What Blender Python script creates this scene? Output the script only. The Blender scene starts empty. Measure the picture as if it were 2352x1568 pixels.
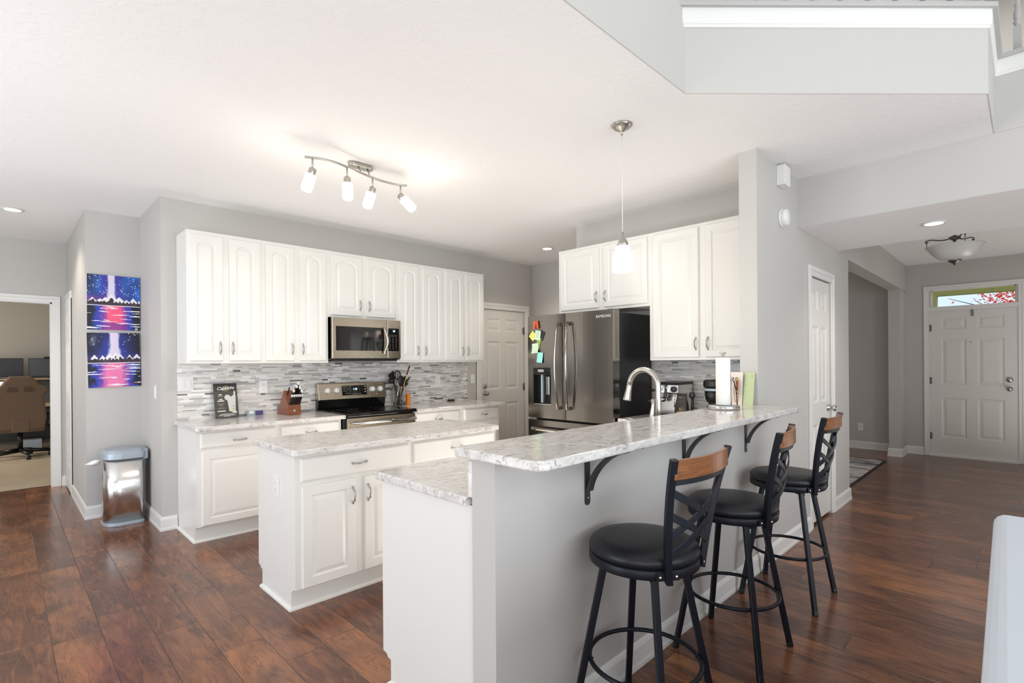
import bpy, bmesh, math, random
from mathutils import Vector, Matrix
C = bpy.context.scene.collection
SC = bpy.context.scene
PI = math.pi

# ------------------------------------------------------------------ camera
YAW, ROLL, FPX, HZ, EYE = 0.7881, 0.00719, 1178.63, 831.7, 1.36
cam = bpy.data.cameras.new('camera')
cam.sensor_width = 36.0
cam.sensor_fit = 'HORIZONTAL'
cam.lens = 36.0 * FPX / 2352.0
cam.shift_y = (HZ - 784.0) / 2352.0
cam.clip_start, cam.clip_end = 0.03, 200
camo = bpy.data.objects.new('camera', cam)
C.objects.link(camo)
_f = Vector((math.cos(YAW), math.sin(YAW), 0))
_r = Vector((math.sin(YAW), -math.cos(YAW), 0))
_u = Vector((0, 0, 1))
_R = _r * math.cos(ROLL) - _u * math.sin(ROLL)
_U = _r * math.sin(ROLL) + _u * math.cos(ROLL)
m = Matrix.Identity(4)
for i in range(3):
    m[i][0], m[i][1], m[i][2] = _R[i], _U[i], -_f[i]
m[2][3] = EYE
camo.matrix_world = m
SC.camera = camo

# ------------------------------------------------------------------ light and exposure
SC.view_settings.view_transform = 'Standard'
SC.view_settings.look = 'None'
SC.view_settings.gamma = 1.0
SC.view_settings.use_curve_mapping = False
SC.view_settings.exposure = -0.15
w = bpy.data.worlds.new('World')
SC.world = w
w.use_nodes = True
bg = w.node_tree.nodes['Background']
bg.inputs[0].default_value = (0.93, 0.96, 1.0, 1)
bg.inputs[1].default_value = 2.2
SC.cycles.max_bounces = 10
SC.cycles.diffuse_bounces = 6
SC.cycles.glossy_bounces = 4
SC.cycles.transmission_bounces = 6
SC.cycles.transparent_max_bounces = 8
SC.cycles.sample_clamp_indirect = 8.0
SC.cycles.caustics_reflective = False
SC.cycles.caustics_refractive = False
COOL = (0.84, 0.92, 1.0)
WARM = (1.0, 0.86, 0.70)

def area(name, loc, rot, sx, sy, power, col=COOL, spread=PI):
    l = bpy.data.lights.new(name, 'AREA')
    l.shape = 'RECTANGLE'
    l.size, l.size_y, l.energy, l.color, l.spread = sx, sy, power, col, spread
    o = bpy.data.objects.new(name, l)
    o.location, o.rotation_euler = loc, rot
    C.objects.link(o)
    return o

# daylight through the great room windows and the breakfast nook patio door (behind and left of the viewer)
area('daylight_great_room_low', (0.1, -4.36, 1.35), (PI/2, 0, 0), 6.2, 1.7, 210)
area('daylight_great_room_high', (0.1, -4.36, 3.7), (PI/2, 0, 0), 6.2, 1.7, 22)
area('daylight_side_windows', (-3.86, -1.8, 1.5), (PI/2, 0, -PI/2), 3.0, 1.9, 60)
area('daylight_patio_door', (-3.86, 3.6, 1.15), (PI/2, 0, -PI/2), 3.4, 2.0, 80)
area('fill_dining', (7.6, 4.85, 1.4), (PI/2, 0, PI), 1.8, 1.3, 14, (1, 0.92, 0.80))  # added fill light for the closed dining room; its wall has no window
area('fill_office', (-1.9, 10.4, 1.4), (PI/2, 0, -PI/2), 1.4, 1.2, 60, (1, 0.93, 0.85))  # fill light added to brighten the office; no window is built there
# added up-facing fill lights at floor level, out of view, to brighten the ceilings
area('fill_uplight_great_room', (0.3, -2.6, 0.03), (PI, 0, 0), 5.4, 2.8, 150, (0.94, 0.97, 1.0))
area('fill_uplight_nook', (-2.3, 3.5, 0.03), (PI, 0, 0), 2.4, 3.4, 120, (0.90, 0.95, 1.0))
area('fill_loft', (6.2, 1.0, 5.5), (0, 0, 0), 2.5, 2.5, 70, (1, 0.95, 0.88))  # overhead fill added to brighten the loft, not real daylight
# added fill lights hidden in the kitchen aisles, aimed up to lift the ceiling
area('fill_uplight_range_aisle', (2.65, 3.86, 0.03), (PI, 0, 0), 1.5, 0.6, 20, (1, 0.93, 0.84))
area('fill_uplight_sink_aisle', (2.65, 2.38, 0.03), (PI, 0, 0), 1.5, 0.5, 14, (1, 0.95, 0.88))
area('fill_uplight_foyer', (7.4, -0.9, 0.03), (PI, 0, 0), 2.4, 0.8, 30, (1, 0.97, 0.94))  # added up-facing fill that brightens the foyer, no real source

# ------------------------------------------------------------------ colours, materials
def lin(c):
    return c / 12.92 if c <= 0.04045 else ((c + 0.055) / 1.055) ** 2.4
def srgb(r, g, b):
    return (lin(r / 255), lin(g / 255), lin(b / 255), 1)

class NT:
    """small helper that writes shader nodes"""
    def __init__(self, name):
        self.mat = bpy.data.materials.new(name)
        self.mat.use_nodes = True
        self.t = self.mat.node_tree
        self.b = self.t.nodes['Principled BSDF']
    def n(self, typ, ins=None, out=0, **props):
        nd = self.t.nodes.new(typ)
        for k, v in props.items():
            setattr(nd, k, v)
        for k, v in (ins or {}).items():
            self.put(nd.inputs[k], v)
        return nd.outputs[out]
    def put(self, sock, v):
        if isinstance(v, bpy.types.NodeSocket):
            self.t.links.new(v, sock)
        else:
            sock.default_value = v
    def set(self, **k):
        for a, v in k.items():
            self.put(self.b.inputs[a.replace('_', ' ')], v)
        return self
    def math(self, op, a, b=0.0, c=None):
        ins = {0: a, 1: b}
        if c is not None:
            ins[2] = c
        return self.n('ShaderNodeMath', ins, operation=op)
    def ramp(self, fac, stops, interp='LINEAR'):
        nd = self.t.nodes.new('ShaderNodeValToRGB')
        nd.color_ramp.interpolation = interp
        e = nd.color_ramp.elements
        while len(e) < len(stops):
            e.new(0.5)
        for el, (p, c) in zip(e, stops):
            el.position = p
            el.color = c if len(c) == 4 else (*c, 1)
        self.put(nd.inputs[0], fac)
        return nd.outputs[0]
    def mix(self, fac, a, b, blend='MIX'):
        return self.n('ShaderNodeMix', {0: fac, 6: a, 7: b}, out=2, data_type='RGBA', blend_type=blend)
    def pos(self):
        return self.n('ShaderNodeTexCoord', out=3)
    def scaled(self, v, s):
        return self.n('ShaderNodeMapping', {0: v, 3: s})
    def noise(self, v, scale, detail=3, rough=0.5, dist=0.0):
        return self.n('ShaderNodeTexNoise', {'Vector': v, 'Scale': scale, 'Detail': detail, 'Roughness': rough, 'Distortion': dist})
    def bump(self, h, strength=0.2, dist=0.01):
        self.put(self.b.inputs['Normal'], self.n('ShaderNodeBump', {'Height': h, 'Strength': strength, 'Distance': dist}))

def flat(name, col, rough=0.5, metal=0.0, bump=0, **k):
    t = NT(name)
    p = t.pos()
    v = t.noise(p, 9.0, 2)
    c = t.mix(t.math('MULTIPLY', v, 0.08), col, tuple(x * 0.86 for x in col[:3]) + (1,))
    t.set(Base_Color=c, Roughness=rough, Metallic=metal, **k)
    if bump:
        t.bump(t.noise(p, bump, 3), 0.06, 0.004)
    return t.mat

M = {}
M['wall'] = flat('gray_wall_paint', (0.545, 0.532, 0.510, 1), 0.62, bump=180)
M['wall_warm'] = flat('office_wall_paint', (0.42, 0.40, 0.36, 1), 0.7, bump=180)
M['trim'] = flat('white_trim_paint', (0.80, 0.80, 0.78, 1), 0.32)
M['cab'] = flat('white_cabinet_paint', (0.80, 0.795, 0.765, 1), 0.30)
M['door'] = flat('white_door_paint', (0.76, 0.75, 0.715, 1), 0.36)
M['plate'] = flat('white_plate_plastic', (0.83, 0.83, 0.81, 1), 0.35)
M['black'] = flat('black_powder_coat', (0.006, 0.008, 0.014, 1), 0.42, Specular_IOR_Level=0.32)
M['bracket'] = flat('charcoal_bracket_steel', (0.035, 0.036, 0.038, 1), 0.45)
M['blackplastic'] = flat('black_plastic', (0.010, 0.010, 0.010, 1), 0.35)
M['blackglass'] = flat('black_glass', (0.006, 0.006, 0.006, 1), 0.06)
M['nickel'] = flat('brushed_nickel', (0.50, 0.48, 0.44, 1), 0.28, 1.0)
M['pull'] = flat('antique_nickel', (0.40, 0.40, 0.385, 1), 0.32, 1.0)
M['chrome'] = flat('chrome', (0.62, 0.62, 0.62, 1), 0.12, 1.0)
M['gun'] = flat('dark_hinge_metal', (0.20, 0.19, 0.18, 1), 0.4, 1.0)
M['fabricwhite'] = flat('white_sofa_fabric', (0.62, 0.67, 0.74, 1), 0.9, bump=260)
M['graypaint'] = flat('gray_railing_paint', (0.46, 0.46, 0.45, 1), 0.45)
M['paper'] = flat('white_paper', (0.85, 0.84, 0.81, 1), 0.9)
M['ink'] = flat('black_ink', (0.02, 0.02, 0.02, 1), 0.7)
M['inkwhite'] = flat('white_ink', (0.85, 0.84, 0.80, 1), 0.6)
M['inkgray'] = flat('gray_ink', (0.35, 0.35, 0.33, 1), 0.6)
M['inkgold'] = flat('gold_ink', (0.62, 0.46, 0.16, 1), 0.5)
M['silverink'] = flat('silver_badge', (0.75, 0.75, 0.76, 1), 0.3, 0.6)
M['yellow'] = flat('yellow_paper', srgb(238, 216, 112), 0.85)
M['mint'] = flat('pale_mint_paper', srgb(200, 224, 200), 0.85)
M['aqua'] = flat('aqua_paper', srgb(150, 226, 214), 0.85)
M['greenpaper'] = flat('pale_green_paper', srgb(190, 202, 158), 0.85)
M['pinkcard'] = flat('off_white_card', srgb(226, 216, 206), 0.8)
M['orange'] = flat('orange_plastic', srgb(232, 140, 40), 0.45)
M['redwood'] = flat('red_brown_wood', srgb(150, 60, 30), 0.4)
M['peg'] = flat('rust_red_wood', srgb(190, 90, 66), 0.6)
M['spoonwood'] = flat('light_wood', srgb(200, 156, 100), 0.6)
M['darkwood'] = flat('dark_brown_wood', srgb(90, 58, 40), 0.5)
M['tanfabric'] = flat('brown_fabric', srgb(128, 108, 92), 0.9, bump=300)
M['deskwood'] = flat('pale_desk_laminate', srgb(200, 180, 150), 0.5)
M['purple'] = flat('purple_print', srgb(84, 66, 120), 0.5)
M['olive'] = flat('olive_porch_paint', srgb(150, 150, 84), 0.6)
M['barkgray'] = flat('gray_bark', srgb(96, 88, 84), 0.9)
M['roofgray'] = flat('blue_gray_shingles', srgb(176, 194, 204), 0.9, bump=60)
M['grass'] = flat('lawn_green', srgb(120, 130, 84), 0.95)
M['leafred'] = flat('red_maple_leaf', srgb(222, 52, 48), 0.6)
M['leafpink'] = flat('pink_maple_leaf', srgb(240, 130, 130), 0.6)
M['bagwhite'] = flat('white_plastic_bag', (0.85, 0.86, 0.88, 1), 0.4)
M['silverplastic'] = flat('silver_gray_plastic', srgb(168, 180, 190), 0.35, 0.25)
M['deepblue'] = flat('dark_lime_green', srgb(150, 170, 70), 0.6)
M['concrete'] = flat('pale_concrete', (0.5, 0.5, 0.48, 1), 0.9)

def emit(name, col, strength, base=(0.8, 0.8, 0.8, 1)):
    t = NT(name)
    t.set(Base_Color=base, Roughness=0.4, Emission_Color=col, Emission_Strength=strength)
    return t.mat
M['lampglow'] = emit('lit_frosted_glass', (1, 0.90, 0.72, 1), 2.6)
M['pendantglow'] = emit('lit_white_glass_shade', (1, 0.94, 0.84, 1), 1.2)
M['canglow'] = emit('lit_downlight_lens', (1, 0.88, 0.68, 1), 5.0)
M['bluedigit'] = emit('blue_clock_digits', (0.25, 0.65, 1.0, 1), 3.0)
M['reddot'] = emit('red_indicator', (1.0, 0.15, 0.05, 1), 3.0)
M['screenlit'] = emit('lit_screen', (1.0, 0.93, 0.85, 1), 1.6)

def m_ceiling():
    t = NT('textured_white_ceiling')
    p = t.pos()
    a = t.noise(p, 26, 4, 0.6, 0.6)
    h = t.ramp(a, [(0.50, (0, 0, 0)), (0.62, (1, 1, 1))])
    t.set(Base_Color=(0.90, 0.90, 0.90, 1), Roughness=0.75)
    t.bump(h, 0.22, 0.005)
    return t.mat
M['ceil'] = m_ceiling()

def m_floor():
    t = NT('hand_scraped_wood_planks')
    p = t.pos()
    s = t.t.nodes.new('ShaderNodeSeparateXYZ')
    t.put(s.inputs[0], p)
    x, y = s.outputs[0], s.outputs[1]
    px = t.math('DIVIDE', t.math('SUBTRACT', x, 0.168), 0.187)
    ix = t.math('FLOOR', px)
    fx = t.math('FRACT', px)
    r1 = t.n('ShaderNodeTexWhiteNoise', {'W': ix}, noise_dimensions='1D')
    py = t.math('ADD', t.math('DIVIDE', y, 1.22), t.math('MULTIPLY', r1, 7.3))
    iy = t.math('FLOOR', py)
    fy = t.math('FRACT', py)
    idv = t.n('ShaderNodeCombineXYZ', {0: ix, 1: iy})
    rnd = t.n('ShaderNodeTexWhiteNoise', {'Vector': idv}, noise_dimensions='3D')
    off = t.n('ShaderNodeVectorMath', {0: p, 1: t.n('ShaderNodeVectorMath', {0: idv, 1: (3.17, 5.71, 1.3)}, operation='MULTIPLY')}, operation='ADD')
    blot = t.noise(t.scaled(off, (3.4, 1.5, 1)), 1.7, 4, 0.55, 0.5)
    grain = t.noise(t.scaled(off, (8, 1.2, 1)), 3.0, 4, 0.55, 1.2)
    fine = t.noise(t.scaled(off, (60, 4, 1)), 3.0, 3, 0.6, 0.3)
    base = t.ramp(rnd, [(0.0, srgb(106, 70, 56)), (0.35, srgb(130, 86, 65)), (0.7, srgb(150, 100, 72)), (1.0, srgb(176, 118, 78))])
    c = t.mix(t.ramp(blot, [(0.30, (0, 0, 0)), (0.66, (1, 1, 1))]), srgb(82, 56, 48), base)
    c = t.mix(t.math('MULTIPLY', t.ramp(grain, [(0.50, (0, 0, 0)), (0.80, (1, 1, 1))]), 0.45), c, srgb(184, 120, 76))
    dk = t.ramp(t.math('ABSOLUTE', t.math('SUBTRACT', grain, 0.47)), [(0.0, (1, 1, 1)), (0.022, (0, 0, 0))])
    c = t.mix(t.math('MULTIPLY', dk, 0.45), c, srgb(38, 22, 19))
    c = t.mix(t.math('MULTIPLY', fine, 0.25), c, srgb(84, 54, 42))
    gx = t.math('MINIMUM', fx, t.math('SUBTRACT', 1.0, fx))
    gy = t.math('MULTIPLY', t.math('MINIMUM', fy, t.math('SUBTRACT', 1.0, fy)), 6.5)
    g = t.math('MINIMUM', gx, gy)
    gap = t.ramp(g, [(0.004, (0, 0, 0)), (0.016, (1, 1, 1))])
    c = t.mix(t.math('ADD', 0.35, t.math('MULTIPLY', gap, 0.65)), srgb(28, 16, 14), c)
    rg = t.math('ADD', 0.15, t.math('MULTIPLY', blot, 0.14))
    t.set(Base_Color=c, Roughness=rg)
    h = t.math('ADD', t.math('MULTIPLY', grain, 0.5), t.math('ADD', t.math('MULTIPLY', blot, 0.9), t.math('MULTIPLY', gap, 0.6)))
    t.bump(h, 0.18, 0.008)
    return t.mat
M['floor'] = m_floor()

def m_quartz():
    t = NT('speckled_quartz_stone')
    p = t.pos()
    q = t.scaled(p, (1.0, 1.9, 1.9))
    wv = t.noise(q, 10, 4, 0.6, 1.6)
    patch = t.noise(q, 22, 4, 0.65, 1.0)
    c = t.mix(t.ramp(wv, [(0.35, (0, 0, 0)), (0.65, (1, 1, 1))]), srgb(208, 204, 200), srgb(228, 226, 224))
    c = t.mix(t.math('MULTIPLY', t.ramp(patch, [(0.57, (0, 0, 0)), (0.66, (1, 1, 1))]), 0.85), c, srgb(156, 150, 146))
    v = t.math('ABSOLUTE', t.math('SUBTRACT', t.noise(q, 34, 3, 0.6, 2.2), 0.5))
    line = t.ramp(v, [(0.0, (1, 1, 1)), (0.030, (0, 0, 0))])
    mask = t.ramp(t.noise(q, 13, 2), [(0.50, (0, 0, 0)), (0.62, (1, 1, 1))])
    c = t.mix(t.math('MULTIPLY', t.math('MULTIPLY', line, mask), 0.9), c, srgb(92, 90, 94))
    t.set(Base_Color=c, Roughness=0.14)
    return t.mat
M['quartz'] = m_quartz()

def m_steel(name, col, rough, along=(1, 1, 60)):
    t = NT(name)
    p = t.pos()
    v = t.noise(t.scaled(p, along), 14, 2)
    t.set(Base_Color=col, Metallic=1.0, Roughness=t.math('ADD', rough, t.math('MULTIPLY', t.math('SUBTRACT', v, 0.5), 0.12)))
    return t.mat
M['steel'] = m_steel('brushed_stainless', (0.50, 0.435, 0.35, 1), 0.26)
def m_can():
    t = NT('vertically_streaked_stainless')
    p = t.pos()
    v = t.noise(t.scaled(p, (60, 60, 1)), 14, 2)
    t.set(Base_Color=(0.74, 0.74, 0.73, 1), Metallic=1.0, Roughness=t.math('ADD', 0.20, t.math('MULTIPLY', v, 0.02)))
    return t.mat
M['steelcan'] = m_can()
M['blacksteel'] = m_steel('black_stainless', (0.26, 0.24, 0.215, 1), 0.14, (60, 60, 1))
M['fridgeside'] = flat('black_cabinet_steel', (0.012, 0.012, 0.014, 1), 0.3)

def m_leather():
    t = NT('black_leatherette')
    p = t.pos()
    t.set(Base_Color=(0.009, 0.010, 0.013, 1), Roughness=0.40, Specular_IOR_Level=0.40)
    t.bump(t.noise(p, 300, 3), 0.08, 0.002)
    return t.mat
M['leather'] = m_leather()

def m_railwood():
    t = NT('oak_back_rail')
    p = t.pos()
    g = t.noise(t.scaled(p, (3, 20, 40)), 3, 4, 0.6, 0.8)
    t.set(Base_Color=t.ramp(g, [(0.3, srgb(100, 56, 24)), (0.7, srgb(140, 84, 38))]), Roughness=0.32)
    return t.mat
M['railwood'] = m_railwood()

def m_blockwood():
    t = NT('knife_block_wood')
    p = t.pos()
    g = t.noise(t.scaled(p, (6, 6, 40)), 3, 4, 0.6, 0.8)
    t.set(Base_Color=t.ramp(g, [(0.3, srgb(112, 62, 40)), (0.7, srgb(146, 88, 56))]), Roughness=0.35)
    return t.mat
M['blockwood'] = m_blockwood()

def m_attr(name, rough):
    t = NT(name)
    t.set(Base_Color=t.n('ShaderNodeAttribute', attribute_name='Col'), Roughness=rough)
    return t.mat
M['mosaic'] = m_attr('glass_and_stone_mosaic', 0.22)
M['paint'] = m_attr('acrylic_on_canvas', 0.55)

def m_carpet():
    t = NT('beige_carpet')
    p = t.pos()
    n = t.noise(p, 240, 3)
    big = t.noise(p, 5, 3, 0.6, 1.0)
    c = t.mix(big, srgb(176, 160, 136), srgb(206, 192, 168))
    t.set(Base_Color=c, Roughness=0.95)
    t.bump(n, 0.5, 0.01)
    return t.mat
M['carpet'] = m_carpet()

def m_rug():
    t = NT('black_and_white_abstract_rug')
    p = t.pos()
    a = t.noise(t.scaled(p, (7.0, 1.1, 1)), 3.2, 5, 0.66, 0.8)
    band = t.noise(t.scaled(p, (3.4, 0.25, 1)), 1.9, 2)
    v = t.math('ADD', a, t.math('MULTIPLY', t.math('SUBTRACT', band, 0.5), 0.5))
    t.set(Base_Color=t.ramp(v, [(0.42, srgb(24, 24, 34)), (0.47, srgb(176, 174, 182)), (0.56, srgb(216, 210, 212))]), Roughness=0.95)
    return t.mat
M['rug'] = m_rug()

def m_glass(name, col=(1, 1, 1, 1), rough=0.0, alpha=None):
    t = NT(name)
    t.set(Base_Color=col, Roughness=rough, IOR=1.45, Transmission_Weight=1.0)
    return t.mat
M['glass'] = m_glass('clear_glass')
def m_pane():
    t = NT('window_pane_glass')
    tr = t.n('ShaderNodeBsdfTransparent')
    gl = t.n('ShaderNodeBsdfGlossy', {'Roughness': 0.02})
    mx = t.n('ShaderNodeMixShader', {0: 0.06, 1: tr, 2: gl})
    t.t.links.new(mx, t.t.nodes['Material Output'].inputs[0])
    return t.mat
M['pane'] = m_pane()
def m_frost(name, col):
    t = NT(name)
    t.set(Base_Color=col, Roughness=0.3, Transmission_Weight=0.35, Subsurface_Weight=0.0)
    return t.mat
M['alabaster'] = m_frost('alabaster_glass', (0.86, 0.85, 0.82, 1))
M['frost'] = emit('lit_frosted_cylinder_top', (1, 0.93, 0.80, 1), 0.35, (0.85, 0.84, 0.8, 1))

# ------------------------------------------------------------------ mesh helpers
class B:
    def __init__(self):
        self.v, self.f, self.s = [], [], []
    def add(self, vs, fs, smooth=False):
        o = len(self.v)
        self.v += [tuple(p) for p in vs]
        for f in fs:
            self.f.append([i + o for i in f])
            self.s.append(smooth)
        return self
    def box(self, a, b):
        x0, y0, z0 = (min(a[i], b[i]) for i in range(3))
        x1, y1, z1 = (max(a[i], b[i]) for i in range(3))
        return self.add([(x0, y0, z0), (x1, y0, z0), (x1, y1, z0), (x0, y1, z0), (x0, y0, z1), (x1, y0, z1), (x1, y1, z1), (x0, y1, z1)],
                        [(3, 2, 1, 0), (4, 5, 6, 7), (0, 1, 5, 4), (1, 2, 6, 5), (2, 3, 7, 6), (3, 0, 4, 7)])
    def obox(self, c, ax, ay, az, hx, hy, hz):
        c, ax, ay, az = Vector(c), Vector(ax).normalized() * hx, Vector(ay).normalized() * hy, Vector(az).normalized() * hz
        vs = [c + sx * ax + sy * ay + sz * az for sz in (-1, 1) for sx, sy in ((-1, -1), (1, -1), (1, 1), (-1, 1))]
        fs = [(3, 2, 1, 0), (4, 5, 6, 7), (0, 1, 5, 4), (1, 2, 6, 5), (2, 3, 7, 6), (3, 0, 4, 7)]
        if ax.cross(ay).dot(az) < 0:
            fs = [f[::-1] for f in fs]
        return self.add(vs, fs)
    def prism(self, poly, z0, z1, axis=2, smooth=False):
        """poly: 2D outline; extruded along an axis (2: xy->z, 1: xz->y, 0: yz->x)"""
        def P(p, z):
            return {2: (p[0], p[1], z), 1: (p[0], z, p[1]), 0: (z, p[0], p[1])}[axis]
        n = len(poly)
        vs = [P(p, z0) for p in poly] + [P(p, z1) for p in poly]
        area2 = sum(poly[i][0] * poly[(i + 1) % n][1] - poly[(i + 1) % n][0] * poly[i][1] for i in range(n))
        flip = (area2 < 0) ^ (axis == 1) ^ (z1 < z0)
        caps = [list(range(n))[::-1], list(range(n, 2 * n))]
        sides = [[i, (i + 1) % n, n + (i + 1) % n, n + i] for i in range(n)]
        if flip:
            caps = [c[::-1] for c in caps]
            sides = [c[::-1] for c in sides]
        self.add(vs, caps)
        o = len(self.v) - len(vs)
        for f in sides:
            self.f.append([i + o for i in f])
            self.s.append(smooth)
        return self
    def tube(self, path, r, seg=10, closed=False, caps=True, flatten=None):
        """swept tube; r a number or one per point; flatten=(dir, k) squashes the section along dir"""
        P = [Vector(p) for p in path]
        n = len(P)
        R = r if isinstance(r, (list, tuple)) else [r] * n
        vs, fs = [], []
        prev = None
        for i, p in enumerate(P):
            if closed:
                t = (P[(i + 1) % n] - P[i - 1]).normalized()
            else:
                t = (P[min(i + 1, n - 1)] - P[max(i - 1, 0)]).normalized()
            if prev is None:
                a = Vector((0, 0, 1)) if abs(t.z) < 0.9 else Vector((1, 0, 0))
                x = t.cross(a).normalized()
            else:
                x = (prev - t * prev.dot(t)).normalized()
            prev = x
            y = t.cross(x)
            for k in range(seg):
                an = 2 * PI * k / seg
                d = x * math.cos(an) + y * math.sin(an)
                if flatten:
                    fd = Vector(flatten[0])
                    d = d - fd * d.dot(fd) * (1 - flatten[1])
                vs.append(p + d * R[i])
        rng = range(n if closed else n - 1)
        for i in rng:
            j = (i + 1) % n
            for k in range(seg):
                k2 = (k + 1) % seg
                fs.append((i * seg + k, i * seg + k2, j * seg + k2, j * seg + k))
        self.add(vs, fs, True)
        if caps and not closed:
            o = len(self.v) - len(vs)
            self.f.append([o + k for k in range(seg)][::-1])
            self.s.append(False)
            self.f.append([o + (n - 1) * seg + k for k in range(seg)])
            self.s.append(False)
        return self
    def cyl(self, p0, p1, r, seg=20, r1=None):
        return self.tube([p0, p1], [r, r if r1 is None else r1], seg)
    def lathe(self, prof, c=(0, 0, 0), axis=(0, 0, 1), seg=28, smooth=True, cap=True):
        """prof: (radius, height) pairs along axis"""
        c, az = Vector(c), Vector(axis).normalized()
        a = Vector((1, 0, 0)) if abs(az.x) < 0.9 else Vector((0, 1, 0))
        ax = (a - az * a.dot(az)).normalized()
        ay = az.cross(ax)
        vs, fs = [], []
        for r, h in prof:
            for k in range(seg):
                an = 2 * PI * k / seg
                vs.append(c + az * h + (ax * math.cos(an) + ay * math.sin(an)) * r)
        for i in range(len(prof) - 1):
            for k in range(seg):
                k2 = (k + 1) % seg
                fs.append((i * seg + k, i * seg + k2, (i + 1) * seg + k2, (i + 1) * seg + k))
        self.add(vs, fs, smooth)
        o = len(self.v) - len(vs)
        if cap and prof[0][0] > 1e-5:
            self.f.append([o + k for k in range(seg)][::-1]); self.s.append(False)
        if cap and prof[-1][0] > 1e-5:
            self.f.append([o + (len(prof) - 1) * seg + k for k in range(seg)]); self.s.append(False)
        return self
    def ball(self, c, rx, ry=None, rz=None, seg=16, rings=10):
        ry, rz = ry or rx, rz or rx
        vs, fs = [], []
        for i in range(rings + 1):
            th = PI * i / rings
            for k in range(seg):
                ph = 2 * PI * k / seg
                vs.append((c[0] + rx * math.sin(th) * math.cos(ph), c[1] + ry * math.sin(th) * math.sin(ph), c[2] - rz * math.cos(th)))
        for i in range(rings):
            for k in range(seg):
                k2 = (k + 1) % seg
                fs.append((i * seg + k, i * seg + k2, (i + 1) * seg + k2, (i + 1) * seg + k))
        return self.add(vs, fs, True)
    def sweep(self, path, prof, closed=False):
        """mitred extrusion of a profile (offset to the right of travel, z) along a horizontal polyline"""
        P = [Vector((p[0], p[1])) for p in path]
        n = len(P)
        def nrm(a, b):
            d = (b - a).normalized()
            return Vector((d.y, -d.x))
        vs, fs = [], []
        for i in range(n):
            if i == 0 and not closed:
                mt = nrm(P[0], P[1])
            elif i == n - 1 and not closed:
                mt = nrm(P[-2], P[-1])
            else:
                n1, n2 = nrm(P[i - 1], P[i]), nrm(P[i], P[(i + 1) % n])
                s = n1 + n2
                mt = s / max(0.25, s.dot(n1))
            for o, z in prof:
                vs.append((P[i].x + mt.x * o, P[i].y + mt.y * o, z))
        k = len(prof)
        for i in range(n if closed else n - 1):
            j = (i + 1) % n
            for q in range(k):
                q2 = (q + 1) % k
                fs.append((i * k + q, i * k + q2, j * k + q2, j * k + q))
        self.add(vs, fs)
        if not closed:
            o = len(self.v) - len(vs)
            self.f.append([o + q for q in range(k)][::-1]); self.s.append(False)
            self.f.append([o + (n - 1) * k + q for q in range(k)]); self.s.append(False)
        return self
    def build(self, name, mat, parent=None, bevel=0, seg=2, sub=0, fix=True):
        off = origin(parent)
        me = bpy.data.meshes.new(name)
        me.from_pydata([(x - off[0], y - off[1], z - off[2]) for x, y, z in self.v], [], self.f)
        me.polygons.foreach_set('use_smooth', self.s)
        if fix:
            bm = bmesh.new()
            bm.from_mesh(me)
            bmesh.ops.recalc_face_normals(bm, faces=bm.faces)
            bm.to_mesh(me)
            bm.free()
        me.materials.append(M[mat] if isinstance(mat, str) else mat)
        o = bpy.data.objects.new(name, me)
        C.objects.link(o)
        if parent:
            o.parent = parent
        if bevel:
            md = o.modifiers.new('edge', 'BEVEL')
            md.width, md.segments, md.limit_method, md.angle_limit = bevel, seg, 'ANGLE', 0.9
            md.harden_normals = False
        if sub:
            md = o.modifiers.new('smooth', 'SUBSURF')
            md.levels = md.render_levels = sub
        return o

def origin(p):
    o = Vector((0, 0, 0))
    while p:
        o += p.location
        p = p.parent
    return o

def tag(o, label, cat, group=None, kind=None):
    o['label'], o['category'] = label, cat
    if group:
        o['group'] = group
    if kind:
        o['kind'] = kind
    return o

def thing(name, label, cat, loc=(0, 0, 0), group=None, kind=None):
    o = bpy.data.objects.new(name, None)
    o.empty_display_size = 0.1
    C.objects.link(o)
    o.location = loc
    return tag(o, label, cat, group, kind)

def struct(o, label, cat):
    return tag(o, label, cat, None, 'structure')

def dup(root, loc, rotz, label):
    """a copy of a thing with copies of its parts and sub-parts"""
    r = root.copy()
    C.objects.link(r)
    r.location, r.rotation_euler = loc, (0, 0, rotz)
    r['label'] = label
    for ch in list(root.children):
        c = ch.copy()
        C.objects.link(c)
        c.parent = r
        for g in list(ch.children):
            d = g.copy()
            C.objects.link(d)
            d.parent = c
    return r

def text(body, name, mat, parent, at, U, V, size, align='CENTER', shear=0.0, depth=0.0004, spacing=1.0, bold=0.0):
    """flat lettering on a surface: U reads left to right, V points up"""
    cu = bpy.data.curves.new(name, 'FONT')
    cu.body, cu.size, cu.align_x, cu.align_y = body, size, align, 'CENTER'
    cu.shear, cu.extrude, cu.space_character, cu.offset = shear, depth, spacing, bold
    cu.resolution_u = 3
    cu.materials.append(M[mat])
    tmp = bpy.data.objects.new(name, cu)
    C.objects.link(tmp)
    me = bpy.data.meshes.new_from_object(tmp.evaluated_get(bpy.context.evaluated_depsgraph_get()))
    me.name = name
    bpy.data.objects.remove(tmp)
    bpy.data.curves.remove(cu)
    o = bpy.data.objects.new(name, me)
    C.objects.link(o)
    U, V = Vector(U).normalized(), Vector(V).normalized()
    W = U.cross(V)
    off = origin(parent)
    mx = Matrix.Identity(4)
    for i in range(3):
        mx[i][0], mx[i][1], mx[i][2], mx[i][3] = U[i], V[i], W[i], at[i] - off[i]
    o.parent = parent
    o.matrix_basis = mx
    return o

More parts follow.
